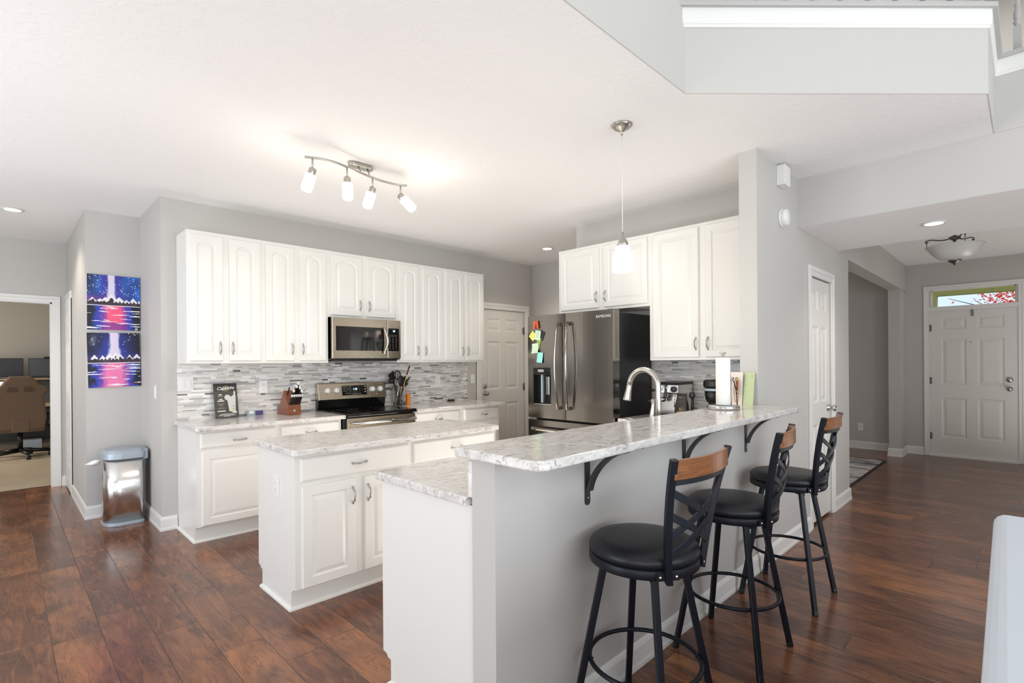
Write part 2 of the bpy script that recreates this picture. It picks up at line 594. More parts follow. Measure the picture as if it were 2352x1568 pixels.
# ------------------------------------------------------------------ joinery
def loops(b, rings, fill=True, smooth=False):
    """bridge closed outlines of equal length"""
    n = len(rings[0])
    vs = [p for r in rings for p in r]
    fs = []
    for i in range(len(rings) - 1):
        for k in range(n):
            k2 = (k + 1) % n
            fs.append((i * n + k, i * n + k2, (i + 1) * n + k2, (i + 1) * n + k))
    if fill:
        fs.append([(len(rings) - 1) * n + k for k in range(n)])
    b.add(vs, fs, smooth)

def outline(w, h, inset, arch=0.0, straight=False, n=12):
    x0, x1, y0, y1 = inset, w - inset, inset, h - inset
    pts = [(x0, y0), (x1, y0)]
    sh = y1 - arch
    for k in range(n + 1):
        t = k / n
        x = x1 + (x0 - x1) * t
        if straight or arch == 0:
            y = y1
        else:
            u = 2 * t - 1
            y = sh + arch * math.sqrt(max(0.0, 1 - u * u)) if arch else y1
        pts.append((x, y))
    return pts

def panel_door(o, U, N, w, h, arch=0.0, rail=0.052, t=0.019):
    """raised-panel cabinet door: o lower corner on the face frame, U along the width, N out of the face"""
    o, U, N, V = Vector(o), Vector(U), Vector(N), Vector((0, 0, 1))
    def R(pts, d):
        return [o + U * x + V * y + N * d for x, y in pts]
    b = B()
    flat0 = lambda i: outline(w, h, i, arch, True)
    rings = [R(flat0(0), 0), R(flat0(0), t - 0.004), R(flat0(0.004), t),
             R(outline(w, h, rail, arch), t), R(outline(w, h, rail + 0.007, arch), t - 0.008),
             R(outline(w, h, rail + 0.012, arch), t - 0.008), R(outline(w, h, rail + 0.034, arch), t - 0.001)]
    loops(b, rings)
    return b

def slab_front(o, U, N, w, h, t=0.019):
    o, U, N, V = Vector(o), Vector(U), Vector(N), Vector((0, 0, 1))
    b = B()
    def R(i, d):
        return [o + U * x + V * y + N * d for x, y in ((i, i), (w - i, i), (w - i, h - i), (i, h - i))]
    loops(b, [R(0, 0), R(0, t - 0.006), R(0.008, t)])
    return b

def pull(parent, c, A, N, L=0.105, name='handle'):
    """bow pull with leaf-shaped feet; A along the pull, N out of the face"""
    c, A, N = Vector(c), Vector(A), Vector(N)
    pts, rad = [], []
    K = [(-0.50, 0.003, 0.0015), (-0.475, 0.004, 0.0045), (-0.43, 0.004, 0.0062), (-0.38, 0.005, 0.0045), (-0.34, 0.010, 0.0036),
         (-0.28, 0.019, 0.0042), (-0.26, 0.022, 0.0052), (-0.16, 0.026, 0.0046), (0, 0.028, 0.0050)]
    K = K + [(-a, b_, c_) for a, b_, c_ in K[-2::-1]]
    for a, d, r in K:
        pts.append(c + A * (a * L) + N * d)
        rad.append(r * 1.1)
    return B().tube(pts, rad, 8).build(name, 'pull', parent)

def six_panel(o, U, N, w, h, t=0.035):
    """six-panel interior door leaf: six raised fields in two columns"""
    o, U, N, V = Vector(o), Vector(U), Vector(N), Vector((0, 0, 1))
    st, mid = 0.115 * w / 0.8, 0.10 * w / 0.8
    pw = (w - 2 * st - mid) / 2
    xs = [0, st, st + pw, st + pw + mid, w - st, w]
    ys = [0, 0.25, 0.80, 0.98, 1.62, 1.755, 1.925, h]
    b = B()
    def P(x, y, d):
        return o + U * x + V * y + N * d
    b.add([P(0, 0, 0), P(w, 0, 0), P(w, h, 0), P(0, h, 0), P(0, 0, t), P(w, 0, t), P(w, h, t), P(0, h, t)],
          [(0, 3, 2, 1), (0, 1, 5, 4), (1, 2, 6, 5), (2, 3, 7, 6), (3, 0, 4, 7)])
    for i in range(5):
        for j in range(7):
            x0, x1, y0, y1 = xs[i], xs[i + 1], ys[j], ys[j + 1]
            if i in (1, 3) and j in (1, 3, 5):
                def R(k, d):
                    return [P(x0 + k, y0 + k, t + d), P(x1 - k, y0 + k, t + d), P(x1 - k, y1 - k, t + d), P(x0 + k, y1 - k, t + d)]
                loops(b, [R(0, 0), R(0.016, -0.009), R(0.024, -0.009), R(0.055, -0.001)])
            else:
                b.add([P(x0, y0, t), P(x1, y0, t), P(x1, y1, t), P(x0, y1, t)], [(0, 1, 2, 3)])
    return b

def casing(o, U, N, w, h, cw=0.075, name='door_frame', parent=None, mat='trim', t=0.018):
    """door casing: two legs and a head around an opening w x h whose lower corner is o"""
    o, U, N, V = Vector(o), Vector(U), Vector(N), Vector((0, 0, 1))
    b = B()
    def bar(x0, x1, y0, y1, d0, d1):
        b.obox(o + U * (x0 + x1) / 2 + V * (y0 + y1) / 2 + N * (d0 + d1) / 2, U, V, N, (x1 - x0) / 2, (y1 - y0) / 2, (d1 - d0) / 2)
    for x0, x1 in ((-cw, 0), (w, w + cw)):
        bar(x0, x1, 0, h, 0, t * 0.7 - 0.0005)
        e = (x0 - 0, x0 + cw * 0.45) if x0 < 0 else (x1 - cw * 0.45, x1)
        bar(e[0], e[1], 0, h + cw * 0.55, 0, t)
    bar(-cw + 0.001, w + cw - 0.001, h, h + cw * 0.5501, 0, t * 0.7)
    bar(-cw, w + cw, h + cw * 0.55, h + cw, 0, t)
    return b.build(name, mat, parent, bevel=0.003)

BASEPROF = [(0, 0), (0.017, 0), (0.017, 0.015), (0.013, 0.03), (0.012, 0.092), (0.008, 0.104), (0.004, 0.112), (0, 0.114)]
def baseboard(path, name, label, flip=False):
    p = path[::-1] if flip else path
    return struct(B().sweep(p, BASEPROF).build(name, 'trim'), label, 'baseboard')

# ------------------------------------------------------------------ the setting
H = 2.74
def wall(name, label, axis, c0, c1, u0, u1, z0, z1, holes=(), mat='wall'):
    """upright wall: axis 'x' = plane of constant x (u runs along y), 'y' = constant y (u along x); holes (ua, ub, za, zb)"""
    us = sorted({u0, u1, *[h[0] for h in holes], *[h[1] for h in holes]})
    zs = sorted({z0, z1, *[h[2] for h in holes], *[h[3] for h in holes]})
    us = [u for u in us if u0 <= u <= u1]
    zs = [z for z in zs if z0 <= z <= z1]
    b = B()
    def P(u, c, z):
        return (c, u, z) if axis == 'x' else (u, c, z) if axis == 'y' else (u, z, c)
    def solid(i, j):
        if not (0 <= i < len(us) - 1 and 0 <= j < len(zs) - 1):
            return False
        um, zm = (us[i] + us[i + 1]) / 2, (zs[j] + zs[j + 1]) / 2
        return not any(h[0] < um < h[1] and h[2] < zm < h[3] for h in holes)
    for i in range(len(us) - 1):
        for j in range(len(zs) - 1):
            if not solid(i, j):
                continue
            a, d, e, g = us[i], us[i + 1], zs[j], zs[j + 1]
            b.add([P(a, c0, e), P(d, c0, e), P(d, c0, g), P(a, c0, g)], [(0, 1, 2, 3)])
            b.add([P(a, c1, e), P(d, c1, e), P(d, c1, g), P(a, c1, g)], [(3, 2, 1, 0)])
            if not solid(i - 1, j):
                b.add([P(a, c0, e), P(a, c1, e), P(a, c1, g), P(a, c0, g)], [(0, 3, 2, 1)])
            if not solid(i + 1, j):
                b.add([P(d, c0, e), P(d, c1, e), P(d, c1, g), P(d, c0, g)], [(0, 1, 2, 3)])
            if not solid(i, j - 1):
                b.add([P(a, c0, e), P(d, c0, e), P(d, c1, e), P(a, c1, e)], [(0, 3, 2, 1)])
            if not solid(i, j + 1):
                b.add([P(a, c0, g), P(d, c0, g), P(d, c1, g), P(a, c1, g)], [(0, 1, 2, 3)])
    o = b.build(name, mat, fix=False)
    bm = bmesh.new()
    bm.from_mesh(o.data)
    bmesh.ops.remove_doubles(bm, verts=bm.verts, dist=1e-5)
    bmesh.ops.recalc_face_normals(bm, faces=bm.faces)
    bm.to_mesh(o.data)
    bm.free()
    return struct(o, label, 'wall')

def slab(name, label, poly, z0, z1, mat, cat):
    return struct(B().prism(poly, z0, z1).build(name, mat), label, cat)

slab('floor', 'dark red-brown hand-scraped wood plank floor', [(-3.88, -4.38), (9.40, -4.38), (9.40, 5.0), (5.4, 5.0), (5.4, 5.1), (0.6, 5.9), (0.6, 7.78), (-3.88, 7.78)], -0.06, 0.0, 'floor', 'floor')
slab('floor_office', 'beige carpet floor in the office behind the doorway', [(-2.2, 7.78), (1.9, 7.78), (1.9, 12.2), (-2.2, 12.2)], -0.06, 0.004, 'carpet', 'carpet')
P1, P2, P3, P4 = (2.508, 1.242), (3.649, 0.142), (4.309, 0.142), (4.309, -4.38)
slab('ceiling', 'textured white kitchen ceiling stepping out under the loft', [(-3.88, 1.242), P1, P2, P3, (4.309, 1.30), (5.45, 1.30), (5.45, 5.05), (1.0, 5.05), (1.0, 5.9), (0.6, 5.9), (0.6, 7.8), (-3.88, 7.8)], H, H + 0.05, 'ceil', 'ceiling')
slab('ceiling_foyer', 'white foyer ceiling beyond the dropped beam', [(5.525, -1.5), (9.40, -1.5), (9.40, 1.30), (5.525, 1.30)], 2.715, 2.765, 'ceil', 'ceiling')
slab('ceiling_dining', 'white ceiling seen through the opening beside the pantry', [(5.8, 1.30), (9.40, 1.30), (9.40, 5.0), (5.8, 5.0)], 2.716, 2.766, 'ceil', 'ceiling')
slab('ceiling_office', 'white office ceiling', [(-2.2, 7.8), (1.9, 7.8), (1.9, 12.2), (-2.2, 12.2)], 2.70, 2.75, 'ceil', 'ceiling')
slab('ceiling_upper', 'white high ceiling over the two-storey room', [(-4, -4.5), (9.45, -4.5), (9.45, 8), (-4, 8)], 5.6, 5.65, 'ceil', 'ceiling')

wall('wall_back', 'gray wall behind the range and wall cabinets', 'y', 5.0, 5.12, 0.925, 5.45, 0, H, [(4.405, 5.225, 0, 2.065)])
wall('wall_nook', 'short gray wall beside the trash can', 'x', 0.925, 1.045, 5.12, 5.985, 0, H)
wall('wall_paintings', 'gray wall strip carrying the two paintings', 'y', 5.865, 5.985, 0.526, 0.925, 0, H)
wall('wall_hall', 'gray hall wall running back to the office doorway', 'x', 0.526, 0.646, 5.985, 7.83, 0, H)
wall('wall_office', 'gray wall around the office doorway', 'y', 7.71, 7.83, -3.88, 0.526, 0, H, [(-0.46, 0.402, 0, 2.065)])
wall('wall_office_back', 'taupe office wall behind the monitors', 'y', 12.0, 12.1, -2.2, 1.9, 0, 2.7, mat='wall_warm')
wall('wall_office_left', 'taupe office side wall at the left', 'x', -2.2, -2.1, 7.83, 12.0, 0, 2.7, mat='wall_warm')
wall('wall_office_right', 'taupe office side wall at the right', 'x', 1.8, 1.9, 7.83, 12.0, 0, 2.7, mat='wall_warm')
wall('wall_kitchen_right', 'gray wall beside the garage entry door', 'x', 5.395, 5.5, 3.254, 5.0, 0, H)
wall('wall_fridge', 'gray wall behind the refrigerator cabinets', 'x', 4.18, 4.30, 1.349, 3.254, 0, H)
wall('wall_fridge_return', 'gray return wall behind the refrigerator', 'y', 3.134, 3.254, 4.30, 5.395, 0, H)
wall('wall_pantry', 'gray wall holding the narrow pantry door', 'y', 1.236, 1.349, 3.478, 5.875, 0, H, [(4.64, 5.225, 0, 2.045)])
wall('wall_dining_left', 'gray dining room wall behind the pantry', 'x', 5.755, 5.875, 1.349, 5.0, 0, 2.72)
wall('wall_dining_back', 'gray far wall of the dining room', 'y', 4.95, 5.05, 5.875, 9.33, 0, 2.72)
wall('wall_front', 'gray wall around the front door and dining room end', 'x', 9.33, 9.45, -4.4, 5.0, 0, 2.76, [(0.085, 0.985, 0, 2.035), (0.105, 0.965, 2.09, 2.33)])
wall('wall_column', 'gray wall stub beside the front door', 'y', 1.25, 1.39, 8.88, 9.33, 0, 2.34)
wall('wall_header', 'gray header over the dining room opening', 'y', 1.236, 1.39, 5.875, 9.33, 2.34, 2.716)
wall('wall_foyer', 'gray foyer side wall', 'y', -1.5, -1.38, 4.43, 9.33, 0, 2.72)
wall('wall_great_room', 'gray great room wall under the loft hall', 'x', 4.309, 4.43, -4.38, -1.5, 0, 3.08)
wall('wall_left', 'gray outer wall with patio door and side windows', 'x', -4.0, -3.88, -4.5, 8.0, 0, 5.6, [(1.9, 5.3, 0.05, 2.15), (-3.3, -0.3, 0.55, 2.45)])
wall('wall_behind', 'gray outer wall with the great room windows', 'y', -4.5, -4.38, -4.0, 9.45, 0, 5.6, [(-3.0, 3.2, 0.5, 2.2), (-3.0, 3.2, 2.85, 4.55)])
wall('wall_upper', 'gray upper wall above the kitchen ceiling edge', 'y', 1.2395, 1.362, -3.88, 2.506, 3.0, 5.6)
wall('wall_loft_side', 'gray side wall of the loft', 'x', 2.388, 2.508, 1.362, 5.5, 3.06, 5.6)
wall('wall_loft_back', 'gray back wall of the loft', 'y', 5.5, 5.6, 2.388, 9.45, 3.06, 5.6)
wall('wall_loft_far', 'gray far wall of the loft hall', 'x', 8.2, 8.3, -4.38, 5.5, 3.06, 5.6)
struct(B().box((4.309, -1.5, 2.374), (5.525, 1.236, H)).build('ceiling_beam', 'wall'), 'wide dropped beam between kitchen and foyer', 'beam')
struct(B().box((4.316, -1.38, 2.3725), (5.520, 1.234, 2.3745)).build('ceiling_beam_underside', 'ceil'), 'white underside of the dropped beam with a downlight', 'ceiling')
slab('floor_loft', 'loft floor above the kitchen ceiling', [(2.508, 1.362), (3.70, 0.22), (4.40, 0.22), (4.40, -4.3), (8.2, -4.3), (8.2, 5.5), (2.508, 5.5)], 2.80, 3.06, 'ceil', 'floor')
struct(B().sweep([(-3.88, 1.242), P1, P2, P3, (4.309, -1.5)], [(0.004, H - 0.001), (0.004, 3.17), (-0.11, 3.17), (-0.11, H + 0.05), (-0.001, H + 0.05), (-0.001, H - 0.001)]).build('wall_loft_edge', 'wall'), 'gray angled face of the loft overlook', 'wall')
struct(B().sweep([(2.49, 1.259), P2, P3, P4], [(0.001, 3.076), (0.012, 3.076), (0.014, 3.088), (0.019, 3.092), (0.019, 3.108), (0.022, 3.112), (0.022, 3.17), (0.001, 3.17)]).build('trim_1', 'trim'), 'white board trim along the loft overlook edge', 'trim')
struct(B().box((-0.46, 7.76, 0.0), (0.402, 7.80, 0.008)).build('trim_2', 'darkwood'), 'thin wood threshold strip under the office doorway', 'trim')
wall('wall_bar', 'gray half wall carrying the raised bar', 'y', 1.236, 1.352, 1.146, 3.478, 0, 1.02)
struct(B().box((1.142, 1.232, 1.02), (3.476, 1.354, 1.039)).build('trim_3', 'wall'), 'pale board under the raised bar counter', 'trim')

# outdoors, seen through the transom and the windows
slab('ground', 'lawn outside the house', [(-30, -40), (50, -40), (50, 40), (-30, 40)], -0.35, -0.25, 'grass', 'ground')

# baseboards (travel so that the room lies on the right)
baseboard([(5.875, 1.349), (5.875, 1.236), (5.31, 1.236)], 'baseboard_1', 'white baseboard around the pantry wall end', True)
baseboard([(4.563, 1.236), (1.146, 1.236), (1.146, 1.352)], 'baseboard_2', 'white baseboard along the half wall behind the stools', True)
baseboard([(0.526, 7.06), (0.526, 5.865), (0.925, 5.865), (0.925, 5.0), (1.03, 5.0)], 'baseboard_3', 'white baseboard in the nook around the trash can')
baseboard([(9.33, 4.9), (9.33, 1.39), (8.88, 1.39), (8.88, 1.25), (9.33, 1.25), (9.33, 1.05)], 'baseboard_4', 'white baseboard beside the front door')
baseboard([(4.23, 5.0), (4.33, 5.0)], 'baseboard_5', 'white baseboard beside the garage entry door')
baseboard([(0.475, 7.71), (0.526, 7.71)], 'baseboard_6', 'white baseboard between the office doorway and hall door')

# doors
def knob(o, N, parent, name='knob', mat='chrome', k=1.0):
    return B().lathe([(0.030 * k, 0), (0.031 * k, 0.004), (0.014 * k, 0.010), (0.011 * k, 0.028), (0.020 * k, 0.036), (0.028 * k, 0.048), (0.028 * k, 0.056), (0.018 * k, 0.066), (0.0, 0.068)], o, N, 20).build(name, mat, parent)
def hinge(c, V, U, parent):
    b = B().cyl(Vector(c) - Vector(V) * 0.05, Vector(c) + Vector(V) * 0.05, 0.007, 10)
    b.obox(Vector(c) + Vector(U) * 0.012, U, V, Vector(U).cross(Vector(V)), 0.012, 0.045, 0.002)
    return b.build('hinge', 'gun', parent)

d = struct(six_panel((4.64, 1.268, 0.022), (1, 0, 0), (0, -1, 0), 0.585, 2.015, 0.02).build('door_1', 'door'), 'narrow white six-panel pantry door', 'door')
casing((4.64, 1.236, 0), (1, 0, 0), (0, -1, 0), 0.585, 2.045, 0.077, parent=d)
knob((5.165, 1.248, 0.94), (0, -1, 0), d)
for z in (1.82, 1.09, 0.30):
    hinge((4.648, 1.238, z), (0, 0, 1), (1, 0, 0), d)
d = struct(six_panel((4.41, 5.045, 0.02), (1, 0, 0), (0, -1, 0), 0.81, 2.04, 0.03).build('door_2', 'door'), 'white six-panel garage entry door beyond the range counter', 'door')
casing((4.405, 5.0, 0), (1, 0, 0), (0, -1, 0), 0.82, 2.065, 0.082, parent=d)
knob((4.485, 5.015, 0.955), (0, -1, 0), d, mat='nickel')
B().lathe([(0.032, 0), (0.032, 0.012), (0.020, 0.020), (0, 0.021)], (4.485, 5.015, 1.05), (0, -1, 0), 20).build('deadbolt', 'nickel', d)
for z in (1.80, 1.02):
    hinge((5.222, 5.004, z), (0, 0, 1), (-1, 0, 0), d)
d = struct(six_panel((9.365, 0.984, 0.02), (0, -1, 0), (-1, 0, 0), 0.898, 2.012, 0.03).build('door_3', 'door'), 'white six-panel front door under a transom window', 'door')
casing((9.33, 0.985, 0), (0, -1, 0), (-1, 0, 0), 0.90, 2.325, 0.062, parent=d)
B().box((9.318, 0.085, 2.033), (9.36, 0.985, 2.092)).build('transom_bar', 'trim', d)
knob((9.335, 0.17, 0.965), (-1, 0, 0), d, mat='nickel')
B().lathe([(0.034, 0), (0.034, 0.012), (0.022, 0.020), (0, 0.021)], (9.335, 0.17, 1.085), (-1, 0, 0), 20).build('deadbolt', 'nickel', d)
B().lathe([(0.008, 0), (0.008, 0.004), (0, 0.005)], (9.335, 0.545, 1.59), (-1, 0, 0), 12).build('peephole', 'nickel', d)
B().box((9.322, 0.515, 1.945), (9.334, 0.54, 2.035)).build('alarm_contact', 'gun', d)
B().box((9.30, 0.085, 0), (9.40, 0.985, 0.02)).build('threshold', 'trim', d)
for z in (1.80, 1.06, 0.28):
    hinge((9.332, 0.982, z), (0, 0, 1), (0, -1, 0), d)
wn = struct(B().box((9.395, 0.105, 2.09), (9.399, 0.965, 2.33)).build('window_1', 'pane'), 'transom window pane over the front door', 'window')
fb = B()
for a, c in (((9.385, 0.105, 2.09), (9.41, 0.965, 2.10)), ((9.385, 0.105, 2.318), (9.41, 0.965, 2.33)), ((9.385, 0.105, 2.09), (9.41, 0.115, 2.33)), ((9.385, 0.955, 2.09), (9.41, 0.965, 2.33))):
    fb.box(a, c)
fb.build('window_frame', 'trim', wn)
d = struct(six_panel((0.52, 7.68, 0.02), (0, -1, 0), (-1, 0, 0), 0.53, 2.05, 0.012).build('door_4', 'door'), 'white hall door beside the office doorway', 'door')
casing((0.526, 7.685, 0), (0, -1, 0), (-1, 0, 0), 0.54, 2.07, 0.075, parent=d)
struct(casing((-0.46, 7.71, 0), (1, 0, 0), (0, -1, 0), 0.862, 2.065, 0.07, 'door_frame_office'), 'white casing of the office doorway', 'door frame')
struct(B().box((-0.46, 7.71, 0), (-0.445, 7.83, 2.065)).box((0.387, 7.71, 0), (0.402, 7.83, 2.065)).box((-0.46, 7.71, 2.05), (0.402, 7.83, 2.065)).build('door_jamb_office', 'trim'), 'white jamb lining of the office doorway', 'door frame')

# loft railing: gray spindles on a ledge
rail = thing('loft_railing', 'gray spindle railing on the loft overlook', 'railing', (3.1, 0.7, 3.17))
B().sweep([(2.475, 1.273), P2, P3, P4], [(0.042, 3.17), (0.045, 3.176), (0.045, 3.19), (0.040, 3.195), (-0.12, 3.195), (-0.12, 3.17)]).build('ledge', 'graypaint', rail)
B().sweep([P1, P2, P3, P4], [(-0.02, 4.06), (-0.02, 4.10), (-0.08, 4.10), (-0.08, 4.06)]).build('handrail', 'graypaint', rail)
def baluster(x, y, rz):
    b = B()
    R = Matrix.Rotation(rz, 3, 'Z')
    def ob(z0, z1, hw):
        b.obox((x, y, (z0 + z1) / 2), R @ Vector((1, 0, 0)), R @ Vector((0, 1, 0)), (0, 0, 1), hw, hw, (z1 - z0) / 2)
    ob(3.195, 3.36, 0.019)
    b.lathe([(0.019, 3.36), (0.012, 3.372), (0.019, 3.385), (0.019, 3.395), (0.013, 3.402), (0.018, 3.412), (0.019, 3.47), (0.013, 3.478), (0.018, 3.492), (0.012, 3.505), (0.016, 3.60), (0.010, 3.92), (0.017, 3.94), (0.012, 3.96)], (x, y, 0), (0, 0, 1), 12)
    ob(3.96, 4.06, 0.019)
    return b.build('baluster', 'graypaint', rail)
dx, dy = (P2[0] - P1[0]), (P2[1] - P1[1])
L = math.hypot(dx, dy)
nx, ny = dy / L, -dx / L
for k in range(10):
    s = 0.125 + 0.147 * k
    baluster(P1[0] + dx / L * s - nx * 0.045, P1[1] + dy / L * s - ny * 0.045, math.atan2(dy, dx))
for k in range(4):
    baluster(3.78 + 0.147 * k, 0.142 + 0.045, 0)
for k in range(8):
    baluster(4.309 + 0.045, 0.035 - 0.147 * k, 0)
B().box((2.44, 1.25, 3.195), (2.53, 1.34, 4.2)).build('newel_post', 'trim', rail, bevel=0.004)

# ------------------------------------------------------------------ backsplash mosaics
def mosaic(o, U, N, w, h, seed, holes=()):
    rnd = random.Random(seed)
    o, U, N, V = Vector(o), Vector(U), Vector(N), Vector((0, 0, 1))
    pal = [(206, 203, 199), (220, 217, 213), (231, 229, 226), (188, 187, 185), (166, 164, 163), (213, 211, 208), (198, 198, 201), (226, 222, 216), (238, 236, 233), (128, 125, 123), (98, 94, 92), (178, 176, 178)]
    wt = [7, 10, 10, 5, 2.6, 9, 3, 9, 6, 1.3, 0.7, 3.5]
    vs, fs, cols = [], [], []
    z = 0.0
    while z < h - 0.002:
        rh = rnd.choice((0.0105, 0.0155, 0.0155, 0.0155))
        z1 = min(h, z + rh)
        x = -rnd.random() * 0.1
        while x < w:
            L = rnd.choice((0.04, 0.06, 0.08, 0.10, 0.13, 0.17))
            a, c = max(0, x), min(w, x + L)
            x += L
            if c - a < 0.004:
                continue
            d = rnd.uniform(0.0078, 0.0082)
            g = 0.00025
            col = rnd.choices(pal, wt)[0]
            k = rnd.uniform(0.94, 1.05)
            q = len(vs)
            for px, pz, pd in ((a + g, z + g, d), (c - g, z + g, d), (c - g, z1 - g, d), (a + g, z1 - g, d), (a, z, 0), (c, z, 0), (c, z1, 0), (a, z1, 0)):
                vs.append(o + U * px + V * pz + N * pd)
            for f in ((0, 1, 2, 3), (4, 5, 1, 0), (5, 6, 2, 1), (6, 7, 3, 2), (7, 4, 0, 3)):
                fs.append([i + q for i in f])
                cols.append(tuple(lin(min(255, e * k) / 255) for e in col) + (1,))
        z = z1
    return vs, fs, cols

def colored(name, vs, fs, cols, mat, parent=None, smooth=False):
    off = origin(parent)
    me = bpy.data.meshes.new(name)
    me.from_pydata([tuple(Vector(v) - off) for v in vs], [], fs)
    at = me.color_attributes.new('Col', 'FLOAT_COLOR', 'CORNER')
    data = []
    for p, c in zip(me.polygons, cols):
        data += list(c) * p.loop_total
    at.data.foreach_set('color', data)
    me.materials.append(M[mat])
    o = bpy.data.objects.new(name, me)
    C.objects.link(o)
    if parent:
        o.parent = parent
    return o

struct(colored('wall_backsplash', *mosaic((1.035, 4.999, 0.895), (1, 0, 0), (0, -1, 0), 3.135, 0.472, 3), 'mosaic'), 'gray and white strip mosaic behind the range counter', 'backsplash')
struct(colored('wall_backsplash_corner', *mosaic((4.179, 2.37, 0.895), (0, -1, 0), (-1, 0, 0), 1.018, 0.470, 8), 'mosaic'), 'gray strip mosaic behind the coffee machines', 'backsplash')
struct(B().box((1.146, 1.352, 0.895), (3.478, 1.372, 1.02)).build('trim_4', 'quartz'), 'stone upstand between sink counter and raised bar', 'trim')

# ------------------------------------------------------------------ cabinets
def front(parent, kind, o, U, N, w, h, arch=0.0, hand=None, rail=0.052):
    """door or drawer front on a cabinet with its pull; hand = (u, v, 'v' or 'h')"""
    b = panel_door(o, U, N, w, h, arch, rail) if kind == 'door' else slab_front(o, U, N, w, h)
    f = b.build(kind if kind == 'door' else 'drawer', 'cab', parent)
    if hand:
        U, N = Vector(U), Vector(N)
        c = Vector(o) + U * hand[0] + Vector((0, 0, hand[1])) + N * 0.019
        pull(f, c, Vector((0, 0, 1)) if hand[2] == 'v' else U, N)
    return f

UX, NY = (1, 0, 0), (0, -1, 0)
def upper(x0, x1, z0, z1, doors, label, arch=0.05):
    """wall cabinet on the back wall; doors: (x left, x right, pull side)"""
    t = thing('wall_cabinet', label, 'wall cabinet', (x0, 4.68, z0), 'white wall cabinets over the range counter')
    B().box((x0, 4.68, z0), (x1, 4.998, z1)).build('body', 'cab', t, bevel=0.002)
    for a, c, side in doors:
        w, h = c - a, z1 - z0 - 0.055
        front(t, 'door', (a, 4.68, z0 + 0.022), UX, NY, w, h, arch, (w - 0.022 if side == 'r' else 0.022, 0.105, 'v'))
    return t
upper(1.037, 1.607, 1.367, 2.433, [(1.053, 1.293, 'r'), (1.343, 1.585, 'l')], 'white two-door wall cabinet at the open left end of the range wall', 0.042)
upper(1.607, 2.197, 1.367, 2.433, [(1.630, 1.876, 'r'), (1.926, 2.172, 'l')], 'white two-door wall cabinet beside the left side of the microwave', 0.042)
upper(2.197, 2.950, 1.803, 2.433, [(2.220, 2.542, 'r'), (2.598, 2.924, 'l')], 'short white wall cabinet directly above the microwave', 0.05)
upper(2.950, 3.560, 1.367, 2.433, [(2.970, 3.222, 'r'), (3.276, 3.540, 'l')], 'white two-door wall cabinet beside the right side of the microwave', 0.042)
upper(3.560, 4.176, 1.367, 2.433, [(3.580, 3.845, 'r'), (3.880, 4.145, 'l')], 'white two-door wall cabinet nearest the garage entry door', 0.042)

UY, NX = (0, -1, 0), (-1, 0, 0)
t = thing('wall_cabinet', 'short white two-door cabinet above the refrigerator', 'wall cabinet', (3.862, 2.235, 1.826), 'white cabinets on the refrigerator wall')
B().box((3.862, 2.237, 1.826), (4.179, 3.224, 2.433)).build('body', 'cab', t, bevel=0.002)
front(t, 'door', (3.862, 3.190, 1.850), UY, NX, 0.445, 0.555, 0, (0.425, 0.10, 'v'))
front(t, 'door', (3.862, 2.692, 1.850), UY, NX, 0.440, 0.555, 0, (0.022, 0.10, 'v'))
t = thing('wall_cabinet', 'tall white two-door cabinet between refrigerator and wall end', 'wall cabinet', (3.862, 1.349, 1.367), 'white cabinets on the refrigerator wall')
B().box((3.862, 1.351, 1.367), (4.179, 2.237, 2.433)).build('body', 'cab', t, bevel=0.002)
front(t, 'door', (3.862, 2.200, 1.390), UY, NX, 0.395, 1.015, 0, (0.373, 0.105, 'v'))
front(t, 'door', (3.862, 1.752, 1.390), UY, NX, 0.375, 1.015, 0, (0.022, 0.105, 'v'))

def base(x0, x1, yf, yb, label, fronts, group, ends='', both=False, S=1, rd=0.06, hollow=False):
    """base cabinet facing -y (S=1) with a recessed toe kick; fronts: (kind, xa, xb, za, zb, hand)"""
    t = thing('base_cabinet', label, 'base cabinet', (x0, yf, 0), group)
    prof = [(yb, 0), (yf + rd * S, 0), (yf + rd * S, 0.106), (yf + 0.036 * S, 0.110), (yf + 0.028 * S, 0.122), (yf, 0.126), (yf, 0.861), (yb, 0.861)]
    if both:
        prof = prof[1:7] + [(yb, 0.861), (yb, 0.126), (yb - 0.028 * S, 0.122), (yb - 0.036 * S, 0.110), (yb - rd * S, 0.106), (yb - rd * S, 0)]
    b = B()
    if hollow:
        b.prism(prof[:6] + [(yf, 0.14), (yb, 0.14)], x0, x1, axis=0)
        for xa, xb in ((x0, x0 + 0.018), (x1 - 0.018, x1)):
            b.box((xa, yf, 0.14), (xb, yb, 0.861))
        b.box((x0 + 0.018, yf, 0.14), (x1 - 0.018, yf - 0.018 * 1, 0.861))
    else:
        b.prism(prof, x0, x1, axis=0)
    b.build('body', 'cab', t)
    for kind, a, c, za, zb, hand in fronts:
        if S == 1:
            front(t, kind, (a, yf, za), UX, NY, c - a, zb - za, 0, hand)
        else:
            front(t, kind, (c, yf, za), (-1, 0, 0), (0, 1, 0), c - a, zb - za, 0, hand)
    sm = B()
    y = yf + rd * S
    q = [(0, 0), (0.014, 0), (0.012, 0.010), (0.005, 0.017), (0, 0.018)]
    if S == 1:
        path = [(x0, y), (x1, y)]
        ye = yb - rd if both else yb
        if 'l' in ends:
            path = [(x0, ye)] + path
        if 'r' in ends:
            path = path + [(x1, ye)]
        if both and 'l' in ends:
            path = [(x0 + 0.3, ye)] + path
    else:
        path = [(x1, y), (x0, y)]
        if 'l' in ends:
            path = path + [(x0, yb)]
    sm.sweep(path, q).build('shoe_moulding', 'cab', t)
    return t
G1 = 'white base cabinets under the range counter'
DZ, DT, KZ, KT = 0.722, 0.836, 0.136, 0.690
